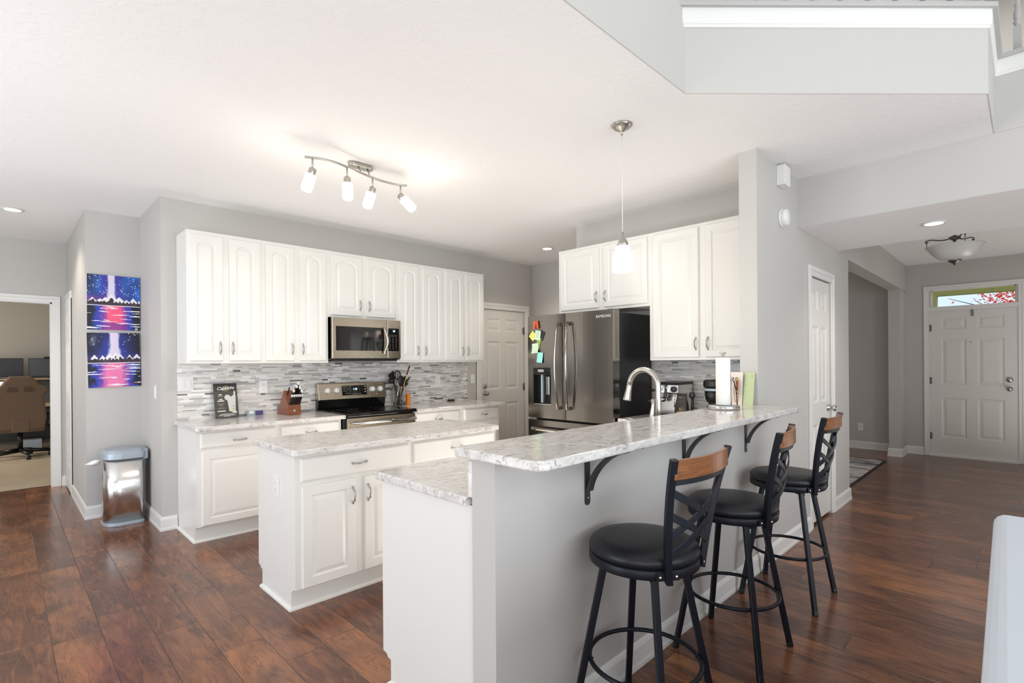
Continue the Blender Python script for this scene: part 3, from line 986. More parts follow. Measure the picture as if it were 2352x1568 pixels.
base(1.037, 1.633, 4.42, 4.998, 'white base cabinet at the free left end of the range counter', [
    ('drawer', 1.062, 1.612, DZ, DT, (0.275, 0.045, 'h')), ('door', 1.070, 1.612, KZ, KT, (0.515, 0.46, 'v'))], G1, 'l')
base(1.633, 2.190, 4.42, 4.998, 'white base cabinet touching the left side of the range', [
    ('drawer', 1.656, 2.168, DZ, DT, (0.256, 0.045, 'h')), ('door', 1.656, 2.168, KZ, KT, (0.022, 0.46, 'v'))], G1)
base(2.966, 3.606, 4.42, 4.998, 'white base cabinet touching the right side of the range', [
    ('drawer', 2.992, 3.560, DZ, DT, (0.284, 0.045, 'h')), ('door', 2.992, 3.560, KZ, KT, (0.54, 0.46, 'v'))], G1)
base(3.606, 4.172, 4.42, 4.998, 'white base cabinet under the counter end by the garage door', [
    ('drawer', 3.640, 4.150, DZ, DT, (0.28, 0.045, 'h')), ('door', 3.640, 4.150, KZ, KT, (0.022, 0.46, 'v'))], G1, 'r')
G2 = 'white base cabinets of the island'
i1 = base(1.125, 1.860, 2.81, 3.37, 'white island cabinet at the near end, with an outlet on its side', [
    ('drawer', 1.153, 1.846, 0.714, 0.842, (0.347, 0.062, 'h')),
    ('door', 1.158, 1.477, 0.130, 0.686, (0.297, 0.46, 'v')), ('door', 1.532, 1.846, 0.130, 0.686, (0.022, 0.46, 'v'))], G2, 'l', True)
i2 = base(1.860, 2.605, 2.81, 3.37, 'white island cabinet at the far end beside the refrigerator aisle', [
    ('drawer', 1.880, 2.585, 0.714, 0.842, (0.352, 0.062, 'h')),
    ('door', 1.884, 2.208, 0.130, 0.686, (0.300, 0.46, 'v')), ('door', 2.258, 2.582, 0.130, 0.686, (0.022, 0.46, 'v'))], G2, 'r', True)
G3 = 'white base cabinets on the sink side of the bar'
base(1.16, 1.95, 1.965, 1.353, 'white sink-side base cabinet whose plain end panel faces the viewer', [
    ('drawer', 1.19, 1.92, DZ, DT, (0.36, 0.045, 'h')), ('door', 1.19, 1.54, KZ, KT, (0.022, 0.46, 'v')), ('door', 1.575, 1.92, KZ, KT, (0.32, 0.46, 'v'))], G3, 'l', S=-1)
base(1.95, 2.86, 1.965, 1.353, 'white base cabinet under the kitchen sink', [
    ('door', 1.98, 2.385, KZ, 0.836, (0.022, 0.56, 'v')), ('door', 2.425, 2.83, KZ, 0.836, (0.38, 0.56, 'v'))], G3, S=-1, hollow=True)
base(2.86, 3.54, 1.965, 1.353, 'white base cabinet between sink and coffee corner', [
    ('drawer', 2.89, 3.50, DZ, DT, (0.30, 0.045, 'h')), ('door', 2.89, 3.50, KZ, KT, (0.022, 0.46, 'v'))], G3, S=-1)
t = thing('base_cabinet', 'white corner base cabinet beside the refrigerator', 'base cabinet', (3.60, 1.353, 0), G3)
B().box((3.66, 1.353, 0), (4.178, 2.37, 0.106)).box((3.60, 1.353, 0.106), (4.178, 2.37, 0.861)).build('body', 'cab', t)
front(t, 'door', (3.60, 2.345, KZ), UY, NX, 0.34, 0.69, 0, (0.31, 0.55, 'v'))

# ------------------------------------------------------------------ stone counters
def rounded(pts, radii, n=6):
    """2D outline with rounded corners"""
    out = []
    k = len(pts)
    for i, (p, r) in enumerate(zip(pts, radii)):
        p = Vector(p)
        if r <= 0:
            out.append(tuple(p))
            continue
        a, b = (Vector(pts[i - 1]) - p).normalized(), (Vector(pts[(i + 1) % k]) - p).normalized()
        s, e = p + a * r, p + b * r
        c = p + (a + b) * r
        for q in range(n + 1):
            an = q / n * PI / 2
            d = (-b) * math.cos(an) + (-a) * math.sin(an)
            out.append(tuple(c + d * r))
    return out
def counter(name, label, pts, radii, z0, z1):
    o = B().prism(rounded(pts, radii), z0, z1).build(name, 'quartz', bevel=0.006, seg=3)
    return tag(o, label, 'countertop')
counter('countertop', 'speckled stone counter left of the range', [(1.008, 4.322), (2.192, 4.322), (2.192, 4.998), (1.008, 4.998)], [0.02, 0, 0, 0], 0.862, 0.895)
counter('countertop', 'speckled stone counter right of the range', [(2.962, 4.322), (4.190, 4.322), (4.190, 4.998), (2.962, 4.998)], [0, 0.02, 0, 0], 0.862, 0.895)
counter('countertop', 'speckled stone top of the kitchen island', [(1.096, 2.757), (2.618, 2.757), (2.618, 3.410), (1.096, 3.410)], [0.03, 0.03, 0.03, 0.03], 0.862, 0.895)
o = wall('countertop', '', 'z', 0.862, 0.895, 1.135, 4.168, 1.374, 2.372, [(1.135, 3.57, 1.988, 2.372), (2.045, 2.775, 1.53, 1.93)], 'quartz')
del o['kind']
md = o.modifiers.new('edge', 'BEVEL')
md.width, md.segments, md.limit_method = 0.006, 3, 'ANGLE'
tag(o, 'lower speckled stone sink counter tucked behind the raised bar', 'countertop')
t = B().box((2.04, 1.525, 0.66), (2.78, 1.935, 0.668)).box((2.04, 1.525, 0.668), (2.047, 1.935, 0.861)).box((2.773, 1.525, 0.668), (2.78, 1.935, 0.861)).box((2.047, 1.525, 0.668), (2.773, 1.532, 0.861)).box((2.047, 1.928, 0.668), (2.773, 1.935, 0.861)).build('sink', 'steel')
tag(t, 'stainless undermount sink in the lower counter behind the bar', 'sink')
counter('bar_counter', 'long raised speckled stone bar top above the stools', [(1.094, 0.992), (3.474, 0.992), (3.474, 1.394), (1.094, 1.394)], [0.05, 0.006, 0, 0.02], 1.039, 1.071)

# bar brackets
def bracket(x, label):
    t = thing('bar_bracket', label, 'bracket', (x, 1.236, 0.795), 'steel brackets under the bar')
    hw = 0.015
    b = B()
    prof = [(-hw, 1.038), (-hw, 0.808)] + [(hw * math.cos(PI + PI * k / 8), 0.808 + hw * math.sin(PI + PI * k / 8)) for k in range(1, 8)] + [(hw, 0.808), (hw, 1.038)]
    b.prism([(x + a, z) for a, z in prof], 1.230, 1.2358, axis=1)
    b.build('wall_plate', 'bracket', t)
    B().box((x - hw, 1.040, 1.032), (x + hw, 1.230, 1.0385)).build('arm', 'bracket', t)
    path, off = [], []
    for k in range(15):
        an = PI / 2 * k / 14
        cq, sq = 1 - math.cos(an), math.sin(an)
        f = 0.5 * (cq + sq)
        cq, sq = 0.72 * cq + 0.28 * f, 0.72 * sq + 0.28 * f
        path.append((1.228 - 0.180 * cq, 0.852 + 0.181 * sq))
        off.append((1.228 - 0.180 * cq - 0.014 * math.cos(an * 0.9), 0.852 + 0.181 * sq - 0.012 * math.sin(an)))
    B().prism(path + off[::-1], x - hw, x + hw, axis=0).build('brace', 'bracket', t)
    B().lathe([(0.005, 0), (0.004, 0.003), (0, 0.004)], (x, 1.230, 0.822), (0, -1, 0), 10).build('screw', 'chrome', t)
bracket(1.642, 'dark steel bracket at the near end of the bar')
bracket(2.452, 'dark steel bracket in the middle of the bar')
bracket(3.262, 'dark steel bracket nearest the wall end')

# ------------------------------------------------------------------ range
t = thing('range', 'stainless and black electric range in the back counter', 'range', (2.576, 4.66, 0))
x0, x1 = 2.200, 2.955
B().box((x0, 4.40, 0.04), (x1, 4.985, 0.872)).box((x0 + 0.03, 4.45, 0), (x1 - 0.03, 4.95, 0.04)).build('body', 'blackplastic', t)
ck = B().prism(rounded([(x0 - 0.002, 4.325), (x1 + 0.002, 4.325), (x1 + 0.002, 4.91), (x0 - 0.002, 4.91)], [0.02, 0.02, 0, 0]), 0.872, 0.906).build('cooktop', 'blackglass', t, bevel=0.006)
for cx, cy, r in ((2.39, 4.47, 0.10), (2.77, 4.47, 0.115), (2.39, 4.75, 0.08), (2.77, 4.75, 0.09)):
    B().lathe([(r, 0), (r, 0.0004), (r - 0.004, 0.0004), (r - 0.004, 0), (r, 0)], (cx, cy, 0.9062), seg=40, cap=False).build('burner_ring', 'bracket', ck)
B().prism([(4.985, 0.90), (4.935, 0.90), (4.915, 1.0), (4.985, 1.0)], x0 + 0.005, x1 - 0.005, axis=0).build('backguard', 'blackglass', t, bevel=0.004)
cp = B().prism([(4.99, 0.998), (4.895, 0.998), (4.925, 1.160), (4.945, 1.166), (4.99, 1.166)], x0 + 0.002, x1 - 0.002, axis=0).build('control_panel', 'steel', t, bevel=0.004)
pn = Vector((0, -0.162, 0.03)).normalized()
pu, pv = Vector((1, 0, 0)), Vector((0, 0.03, 0.162)).normalized()
def onp(x, z, d=0.0):
    return Vector((x, 4.895 + 0.03 * (z - 0.998) / 0.162, z)) + pn * d
b = B()
b.obox(onp(2.584, 1.083, 0.001), pu, pv, pn, 0.137, 0.050, 0.002)
dp = b.build('display_panel', 'blackglass', cp)
text('1:38', 'clock_digits', 'bluedigit', cp, onp(2.592, 1.095, 0.0036), pu, pv, 0.026)
rb = random.Random(5)
kk = B()
for i in range(4):
    for j in range(4):
        if rb.random() < 0.85:
            kk.obox(onp(2.470 + 0.022 * i, 1.118 - 0.021 * j, 0.0036), pu, pv, pn, 0.006, 0.0022, 0.0003)
for i in range(5):
    kk.obox(onp(2.565 + 0.021 * i, 1.048, 0.0036), pu, pv, pn, 0.006, 0.0025, 0.0003)
for i in range(3):
    for j in range(3):
        kk.obox(onp(2.640 + 0.018 * i, 1.118 - 0.018 * j, 0.0036), pu, pv, pn, 0.0018, 0.0022, 0.0003)
for j in range(3):
    kk.obox(onp(2.703, 1.117 - 0.026 * j, 0.0036), pu, pv, pn, 0.009, 0.006, 0.0003)
kk.build('key_print', 'inkgray', cp)
for kx in (2.292, 2.386, 2.786, 2.879):
    kb = B().lathe([(0.030, 0), (0.030, 0.006), (0.026, 0.012), (0.025, 0.026), (0.022, 0.029), (0, 0.029)], onp(kx, 1.086), pn, 24)
    kb.obox(onp(kx, 1.086, 0.030), pu, pv, pn, 0.006, 0.025, 0.006)
    kb.build('knob', 'plate', t, bevel=0.001)
B().lathe([(0.004, 0), (0, 0.002)], onp(2.835, 1.035), pn, 10).build('indicator_light', 'reddot', t)
dr = B().box((x0 + 0.022, 4.352, 0.245), (x1 - 0.006, 4.398, 0.862)).build('oven_door', 'steel', t, bevel=0.006)
B().box((x0 + 0.10, 4.3505, 0.36), (x1 - 0.09, 4.3525, 0.735)).build('door_glass', 'blackglass', dr)
hb = B().tube([(x0 + 0.045, 4.30, 0.812), (x1 - 0.03, 4.30, 0.812)], 0.0125, 14)
for hx in (x0 + 0.075, x1 - 0.065):
    hb.box((hx - 0.012, 4.30, 0.803), (hx + 0.012, 4.354, 0.821))
hb.build('handle', 'chrome', dr)
B().box((x0 + 0.022, 4.355, 0.06), (x1 - 0.006, 4.398, 0.235)).build('storage_drawer', 'steel', t, bevel=0.005)

# ------------------------------------------------------------------ microwave
t = thing('microwave', 'stainless over-the-range microwave under the short cabinet', 'microwave', (2.574, 4.80, 1.385))
x0, x1, yf, z0, z1 = 2.200, 2.945, 4.60, 1.408, 1.801
B().box((x0, 4.628, 1.396), (x1, 4.995, 1.801)).box((x0 + 0.02, 4.64, 1.384), (x1 - 0.02, 4.95, 1.397)).build('case', 'blackplastic', t)
B().box((x0, 4.62, z0), (x0 + 0.012, 4.995, z1)).build('side_panel', 'steel', t)
dr = B().box((x0, yf, z0), (2.785, 4.627, z1 - 0.002)).build('door', 'steel', t, bevel=0.004)
b = B()
b.prism(rounded([(2.236, 1.484), (2.750, 1.484), (2.750, 1.716), (2.236, 1.716)], [0.008] * 4, 3), yf - 0.002, yf + 0.002, axis=1)
b.build('door_window', 'blackglass', dr)
hp = [(2.742, yf, 1.715), (2.742, yf - 0.028, 1.705)]
for k in range(9):
    s = k / 8
    hp.append((2.742 + 0.022 * math.sin(PI * s), yf - 0.030 - 0.022 * math.sin(PI * s), 1.69 - 0.215 * s))
hp += [(2.742, yf - 0.028, 1.455), (2.742, yf, 1.446)]
B().tube(hp, 0.012, 12, flatten=((0, 1, 0), 0.75)).build('handle', 'nickel', dr)
cp = B().box((2.790, yf, z0), (x1, 4.627, z1 - 0.002)).build('control_panel', 'steel', t, bevel=0.004)
B().prism(rounded([(2.796, 1.484), (2.922, 1.484), (2.922, 1.716), (2.796, 1.716)], [0.006] * 4, 3), yf - 0.002, yf + 0.002, axis=1).build('key_panel', 'blackglass', cp)
text('10', 'clock_digits', 'bluedigit', cp, (2.862, yf - 0.0026, 1.687), UX, (0, 0, 1), 0.03)
kk = B()
for j, z in enumerate((1.647, 1.634, 1.616, 1.600, 1.585, 1.568, 1.548, 1.528, 1.508)):
    for i in range(4 if j < 2 else 3):
        xx = 2.812 + (0.026 if j < 2 else 0.036) * i + 0.003
        kk.box((xx - 0.005, yf - 0.0028, z - 0.0018), (xx + 0.005, yf - 0.0022, z + 0.0018))
kk.build('key_print', 'inkgray', cp)

# ------------------------------------------------------------------ refrigerator
t = thing('refrigerator', 'black stainless french-door refrigerator with notes on it', 'refrigerator', (3.85, 2.856, 0))
ya, yb, yc = 2.384, 3.334, 2.880
B().box((3.634, ya + 0.008, 0.03), (4.150, yb - 0.008, 1.772)).box((3.66, ya + 0.03, 0), (4.13, yb - 0.03, 0.03)).build('case', 'fridgeside', t, bevel=0.004)
def fdoor(y0, y1, z0, z1, hole=None, name='door'):
    """door slab facing -x, gently crowned, optionally with a recess hole (ya, yb, za, zb, depth)"""
    b = B()
    xs, xb = 3.530, 3.626
    ys = sorted({y0, y1, *(hole[:2] if hole else [])})
    zs = sorted({z0, z1, *(hole[2:4] if hole else [])})
    n = 10
    yy = []
    for i in range(len(ys) - 1):
        yy += [ys[i] + (ys[i + 1] - ys[i]) * k / n for k in range(n)]
    yy.append(ys[-1])
    def X(y):
        u = (y - (y0 + y1) / 2) / ((y1 - y0) / 2)
        return xs - 0.008 * (1 - u * u)
    for i in range(len(yy) - 1):
        for j in range(len(zs) - 1):
            if hole and hole[0] < (yy[i] + yy[i + 1]) / 2 < hole[1] and hole[2] < (zs[j] + zs[j + 1]) / 2 < hole[3]:
                continue
            a, c = yy[i], yy[i + 1]
            b.add([(X(a), a, zs[j]), (X(c), c, zs[j]), (X(c), c, zs[j + 1]), (X(a), a, zs[j + 1])], [(3, 2, 1, 0)], True)
        for z, f in ((z0, (0, 1, 2, 3)), (z1, (3, 2, 1, 0))):
            b.add([(X(yy[i]), yy[i], z), (X(yy[i + 1]), yy[i + 1], z), (xb, yy[i + 1], z), (xb, yy[i], z)], [f])
    for y, f in ((y0, (0, 3, 2, 1)), (y1, (0, 1, 2, 3))):
        b.add([(X(y), y, z0), (xb, y, z0), (xb, y, z1), (X(y), y, z1)], [f[::-1]])
    b.add([(xb, y0, z0), (xb, y1, z0), (xb, y1, z1), (xb, y0, z1)], [(0, 1, 2, 3)])
    return b.build(name, 'blacksteel', t, fix=False)
ld = fdoor(yc + 0.003, yb, 0.846, 1.789, (3.045, 3.262, 0.968, 1.308, 0.06))
rd = fdoor(ya, yc - 0.003, 0.846, 1.789)
fz = fdoor(ya, yb, 0.085, 0.826, name='freezer_drawer')
dh = (3.045, 3.262, 0.968, 1.308)
b = B()
b.box((3.585, dh[0], dh[2]), (3.590, dh[1], dh[3])).box((3.528, dh[0] - 0.003, dh[2]), (3.59, dh[0], dh[3])).box((3.528, dh[1], dh[2]), (3.59, dh[1] + 0.003, dh[3])).box((3.528, dh[0], dh[2] - 0.003), (3.59, dh[1], dh[2])).box((3.528, dh[0], dh[3]), (3.59, dh[1], dh[3] + 0.003))
b.build('dispenser_recess', 'blackplastic', ld)
B().box((3.522, dh[0], 1.245), (3.585, dh[1], dh[3])).build('dispenser_panel', 'blackglass', ld, bevel=0.004)
B().box((3.5205, 3.13, 1.268), (3.5225, 3.20, 1.292)).build('dispenser_keys', 'inkgray', ld)
B().box((3.545, 3.085, 1.06), (3.560, 3.125, 1.225)).build('dispenser_paddle', 'chrome', ld, bevel=0.003)
B().box((3.535, 3.160, 0.985), (3.560, 3.178, 1.245)).build('dispenser_spout', 'silverplastic', ld, bevel=0.003)
B().box((3.528, dh[0], dh[2]), (3.580, dh[1], dh[2] + 0.008)).build('drip_tray', 'chrome', ld)
def vhandle(y, parent, s):
    p = [(3.528, y, 1.69), (3.500, y, 1.700)]
    for k in range(13):
        q = k / 12
        p.append((3.484 - 0.026 * math.sin(PI * q), y + s * 0.010 * math.sin(PI * q), 1.695 - 0.745 * q))
    p += [(3.500, y, 0.945), (3.528, y, 0.955)]
    B().tube(p, 0.015, 12, flatten=((0, 1, 0), 0.62)).build('handle', 'blacksteel', parent)
vhandle(2.935, ld, 1)
vhandle(2.828, rd, -1)
B().tube([(3.528, 3.25, 0.745), (3.490, 3.25, 0.750)] + [(3.484 - 0.014 * math.sin(PI * k / 10), 3.245 - 0.78 * k / 10, 0.75) for k in range(11)] + [(3.490, 2.46, 0.75), (3.528, 2.46, 0.745)], 0.015, 12).build('handle', 'blacksteel', fz)
for yh in (2.43, 3.29):
    B().box((3.56, yh - 0.03, 1.772), (3.66, yh + 0.03, 1.796)).build('hinge_cover', 'blackplastic', t, bevel=0.004)
text('SAMSUNG', 'badge', 'silverink', rd, (3.5215, 2.468, 1.735), UY, (0, 0, 1), 0.030, spacing=1.15, bold=0.0006)

# ------------------------------------------------------------------ bar stools
def make_stool():
    t = thing('bar_stool', '', 'bar stool', (0, 0, 0), 'black swivel bar stools along the bar')
    B().lathe([(0.05, 0.662), (0.182, 0.662), (0.193, 0.667), (0.199, 0.680), (0.196, 0.695), (0.181, 0.708), (0.135, 0.716), (0.07, 0.719), (0.0, 0.7195)], seg=48).build('seat', 'leather', t)
    B().lathe([(0.185, 0.632), (0.196, 0.632), (0.1985, 0.636), (0.1985, 0.660), (0.196, 0.664), (0.05, 0.664)], seg=48).lathe([(0.085, 0.616), (0.085, 0.633), (0.18, 0.634), (0.185, 0.632)], seg=32).build('seat_frame', 'black', t)
    foot, top = 0.193, 0.102
    for sx, sy in ((-1, -1), (1, -1), (1, 1), (-1, 1)):
        p0, p1 = Vector((sx * foot, sy * foot, 0.0)), Vector((sx * top, sy * top, 0.622))
        ax = (p1 - p0).normalized()
        rad = Vector((sx, sy, 0)).normalized()
        tn = ax.cross(rad).normalized()
        rd = tn.cross(ax)
        b = B().obox((p0 + p1) / 2 + ax * 0.004, tn, rd, ax, 0.0120, 0.0120, (p1 - p0).length / 2)
        lg = b.build('leg', 'black', t, bevel=0.004)
        B().obox(p0 + ax * 0.012, tn, rd, ax, 0.0126, 0.0126, 0.013).build('foot_cap', 'blackplastic', lg, bevel=0.004)
    # gusset cross under the seat
    B().obox((0, 0, 0.619), (1, 1, 0), (-1, 1, 0), (0, 0, 1), 0.155, 0.012, 0.012).obox((0, 0, 0.619), (1, 1, 0), (-1, 1, 0), (0, 0, 1), 0.012, 0.155, 0.012).build('swivel_plate', 'black', t, bevel=0.002)
    zr = 0.268
    rr = (foot + (top - foot) * zr / 0.622) * math.sqrt(2) - 0.018
    ring = B().tube([(rr * math.cos(2 * PI * k / 48), rr * math.sin(2 * PI * k / 48), zr) for k in range(48)], 0.0085, 10, closed=True).build('foot_ring', 'black', t)
    sb = B()
    for k in range(4):
        an = PI / 4 + PI / 2 * k
        sb.ball((math.cos(an) * (rr - 0.009), math.sin(an) * (rr - 0.009), zr), 0.004, seg=8, rings=6)
    sb.build('ring_screws', 'black', ring)
    # backrest on the -y side: two bent flat uprights, lattice, wooden rail
    def post(s, z):
        """upright centre line"""
        q = max(0, min(1, (z - 0.62) / 0.435))
        return Vector((s * (0.112 + 0.078 * q), -0.168 - 0.020 * q - 0.046 * q * q, z))
    for s in (-1, 1):
        zs = [0.622 + (1.055 - 0.622) * k / 14 for k in range(15)]
        vs, fs = [], []
        for k, z in enumerate(zs):
            p = post(s, z)
            tg = (post(s, z + 0.01) - post(s, z - 0.01)).normalized()
            ux = Vector((0.80, s * 0.60, 0)).normalized()
            un = tg.cross(ux).normalized()
            for a, c in ((-1, -1), (1, -1), (1, 1), (-1, 1)):
                vs.append(p + ux * (a * 0.0115) + un * (c * 0.0115))
        for k in range(14):
            for q in range(4):
                q2 = (q + 1) % 4
                fs.append((k * 4 + q, k * 4 + q2, k * 4 + 4 + q2, k * 4 + 4 + q))
        fs += [(3, 2, 1, 0), tuple(56 + q for q in range(4))]
        up = B().add(vs, fs).build('back_post', 'black', t, bevel=0.003)
        c = post(s, 0.648)
        d = Vector((c.x, c.y, 0)).normalized()
        tq = Vector((-d.y, d.x, 0))
        c = Vector((d.x * 0.2015, d.y * 0.2015, 0.648))
        B().obox(c, tq, d, (0, 0, 1), 0.040, 0.004, 0.013).build('clamp', 'black', up, bevel=0.002)
        k2 = B()
        for e in (-1, 1):
            k2.lathe([(0.0065, 0), (0.0055, 0.003), (0, 0.004)], c + tq * (e * 0.028) + d * 0.004, d, 10)
        k2.build('clamp_bolts', 'chrome', up)
    def slat(za, zb, hw, th, name, mat, bow=0.032, dn=0.0):
        """bowed flat bar from the left upright at za to the right one at zb"""
        a, c = post(-1, za), post(1, zb)
        n = 14
        vs, fs = [], []
        for k in range(n + 1):
            q = k / n
            p = a.lerp(c, q)
            bw = bow * (1 - (2 * q - 1) ** 2)
            p = p + Vector((0, -bw + dn, 0))
            tg = ((c - a) + Vector((0, bow * 4 * (2 * q - 1), 0))).normalized()
            nv = Vector((-tg.y, tg.x, 0)).normalized()
            up = nv.cross(tg) if nv.cross(tg).z > 0 else tg.cross(nv)
            for e, g in ((-1, -1), (1, -1), (1, 1), (-1, 1)):
                vs.append(p + up * (e * hw) + nv * (g * th))
        for k in range(n):
            for q in range(4):
                q2 = (q + 1) % 4
                fs.append((k * 4 + q, k * 4 + q2, k * 4 + 4 + q2, k * 4 + 4 + q))
        fs += [(3, 2, 1, 0), tuple(n * 4 + q for q in range(4))]
        return B().add(vs, fs).build(name, mat, t, bevel=0.0015)
    slat(0.945, 0.785, 0.0125, 0.0022, 'lattice_bar', 'black')
    slat(0.865, 0.716, 0.0125, 0.0022, 'lattice_bar', 'black')
    slat(0.790, 0.942, 0.0125, 0.0022, 'lattice_bar', 'black', dn=-0.005)
    slat(0.722, 0.878, 0.0125, 0.0022, 'lattice_bar', 'black', dn=-0.005)
    slat(0.977, 0.977, 0.0095, 0.0100, 'cross_bar', 'black')
    rail = slat(1.019, 1.019, 0.031, 0.0085, 'back_rail', 'railwood', dn=-0.002)
    rb_ = B()
    for s in (-1, 1):
        p = post(s, 1.02)
        rb_.lathe([(0.008, 0), (0.007, 0.003), (0, 0.004)], p + Vector((-s * 0.022, 0.012, 0)), (0, 1, 0), 10)
    rb_.build('rail_bolts', 'black', rail)
    return t
stool = make_stool()
stool.location = (1.676, 1.004, 0)
def swivel(root, an):
    for ch in root.children:
        if ch.name.split('.')[0] not in ('leg', 'foot_ring'):
            ch.rotation_euler = (0, 0, an)
swivel(stool, -0.03)
stool['label'] = 'black bar stool with oak back rail at the near end of the bar'
swivel(dup(stool, (2.463, 0.998, 0), 0, 'middle black bar stool with oak back rail under the bar'), 0.17)
swivel(dup(stool, (3.258, 0.998, 0), 0, 'black bar stool with oak back rail nearest the narrow pantry door'), 0.03)

# ------------------------------------------------------------------ sofa
t = thing('sofa', 'white fabric sofa back at the lower right, turned away from the bar', 'sofa', (1.65, -0.35, 0))
B().prism(rounded([(0.72, -0.15), (2.585, -0.13), (2.585, 0.092), (0.72, 0.052)], [0.04] * 4), 0.06, 0.80).build('backrest', 'fabricwhite', t, bevel=0.035, seg=4)
B().prism(rounded([(0.74, -0.92), (2.565, -0.92), (2.565, -0.12), (0.74, -0.12)], [0.03] * 4), 0.06, 0.30).build('base', 'fabricwhite', t, bevel=0.02, seg=3)
for a, c in ((0.94, 1.645), (1.655, 2.37)):
    B().prism(rounded([(a, -0.90), (c, -0.90), (c, -0.14), (a, -0.14)], [0.04] * 4), 0.30, 0.45).build('seat_cushion', 'fabricwhite', t, bevel=0.03, seg=3)
for a, c in ((0.72, 0.93), (2.38, 2.585)):
    B().prism(rounded([(a, -0.93), (c, -0.93), (c, -0.12), (a, -0.12)], [0.04] * 4), 0.06, 0.60).build('armrest', 'fabricwhite', t, bevel=0.035, seg=4)
for x in (0.80, 2.50):
    for y in (-0.85, 0.02):
        B().cyl((x, y, 0), (x, y, 0.062), 0.022, 14).build('foot', 'darkwood', t)

# ------------------------------------------------------------------ trash can
t = thing('trash_can', 'stainless steel trash can with gray lid in the wall nook', 'trash can', (0.74, 5.57, 0))
def dshape(k=1.0, x0=0.600, x1=0.872, y0=5.405, y1=5.715, rf=0.115, rb=0.03):
    cx, cy = (x0 + x1) / 2, (y0 + y1) / 2
    p = rounded([(x0, y0), (x1, y0), (x1, y1), (x0, y1)], [rf, rb, rb, rf], 10)
    return [(cx + (x - cx) * k, cy + (y - cy) * k) for x, y in p]
B().prism(dshape(1.03), 0.0, 0.030).build('base_ring', 'silverplastic', t, bevel=0.005)
B().prism(dshape(1.0), 0.030, 0.565, smooth=True).build('body', 'steelcan', t)
b = B().prism(dshape(1.06), 0.560, 0.617, smooth=False)
lid = b.build('lid', 'silverplastic', t, bevel=0.008, seg=3)
b = B()
loops(b, [[(x, y, 0.6165) for x, y in dshape(1.03)], [(x, y, 0.632) for x, y in dshape(0.93)], [(x, y, 0.637) for x, y in dshape(0.86)], [(x, y, 0.635) for x, y in dshape(0.80)]])
b.build('lid_top', 'silverplastic', lid)
B().prism(rounded([(0.872, 5.43), (0.906, 5.43), (0.906, 5.69), (0.872, 5.69)], [0.004, 0.008, 0.008, 0.004], 4), 0.545, 0.628).build('hinge_housing', 'silverplastic', t, bevel=0.004)
bg_ = B()
rb = random.Random(2)
bv = []
for i in range(7):
    for k in range(10):
        an = 2 * PI * k / 10
        r = 0.026 * math.sin(PI * (i + 0.4) / 7) + 0.004
        bv.append((0.575 - 0.012 * i + 0.016 * math.sin(k), 5.50 + 0.012 * i + r * math.cos(an) * 1.6 + rb.uniform(-.004, .004), 0.552 + r * math.sin(an) * 0.8 - 0.004 * i))
bf = [(i * 10 + k, i * 10 + (k + 1) % 10, i * 10 + 10 + (k + 1) % 10, i * 10 + 10 + k) for i in range(6) for k in range(10)]
bf += [tuple(range(10))[::-1], tuple(60 + k for k in range(10))]
bg_.add(bv, bf, True).build('bag_edge', 'bagwhite', t)

# ------------------------------------------------------------------ paintings
def vnoise(seed):
    rnd = random.Random(seed)
    g = [[rnd.random() for _ in range(64)] for _ in range(64)]
    def f(x, y):
        xi, yi = int(math.floor(x)), int(math.floor(y))
        fx, fy = x - xi, y - yi
        fx, fy = fx * fx * (3 - 2 * fx), fy * fy * (3 - 2 * fy)
        a = g[yi % 64][xi % 64] * (1 - fx) + g[yi % 64][(xi + 1) % 64] * fx
        b = g[(yi + 1) % 64][xi % 64] * (1 - fx) + g[(yi + 1) % 64][(xi + 1) % 64] * fx
        return a * (1 - fy) + b * fy
    return f
def mixc(a, b, t):
    t = max(0, min(1, t))
    return tuple(x + (y - x) * t for x, y in zip(a, b))

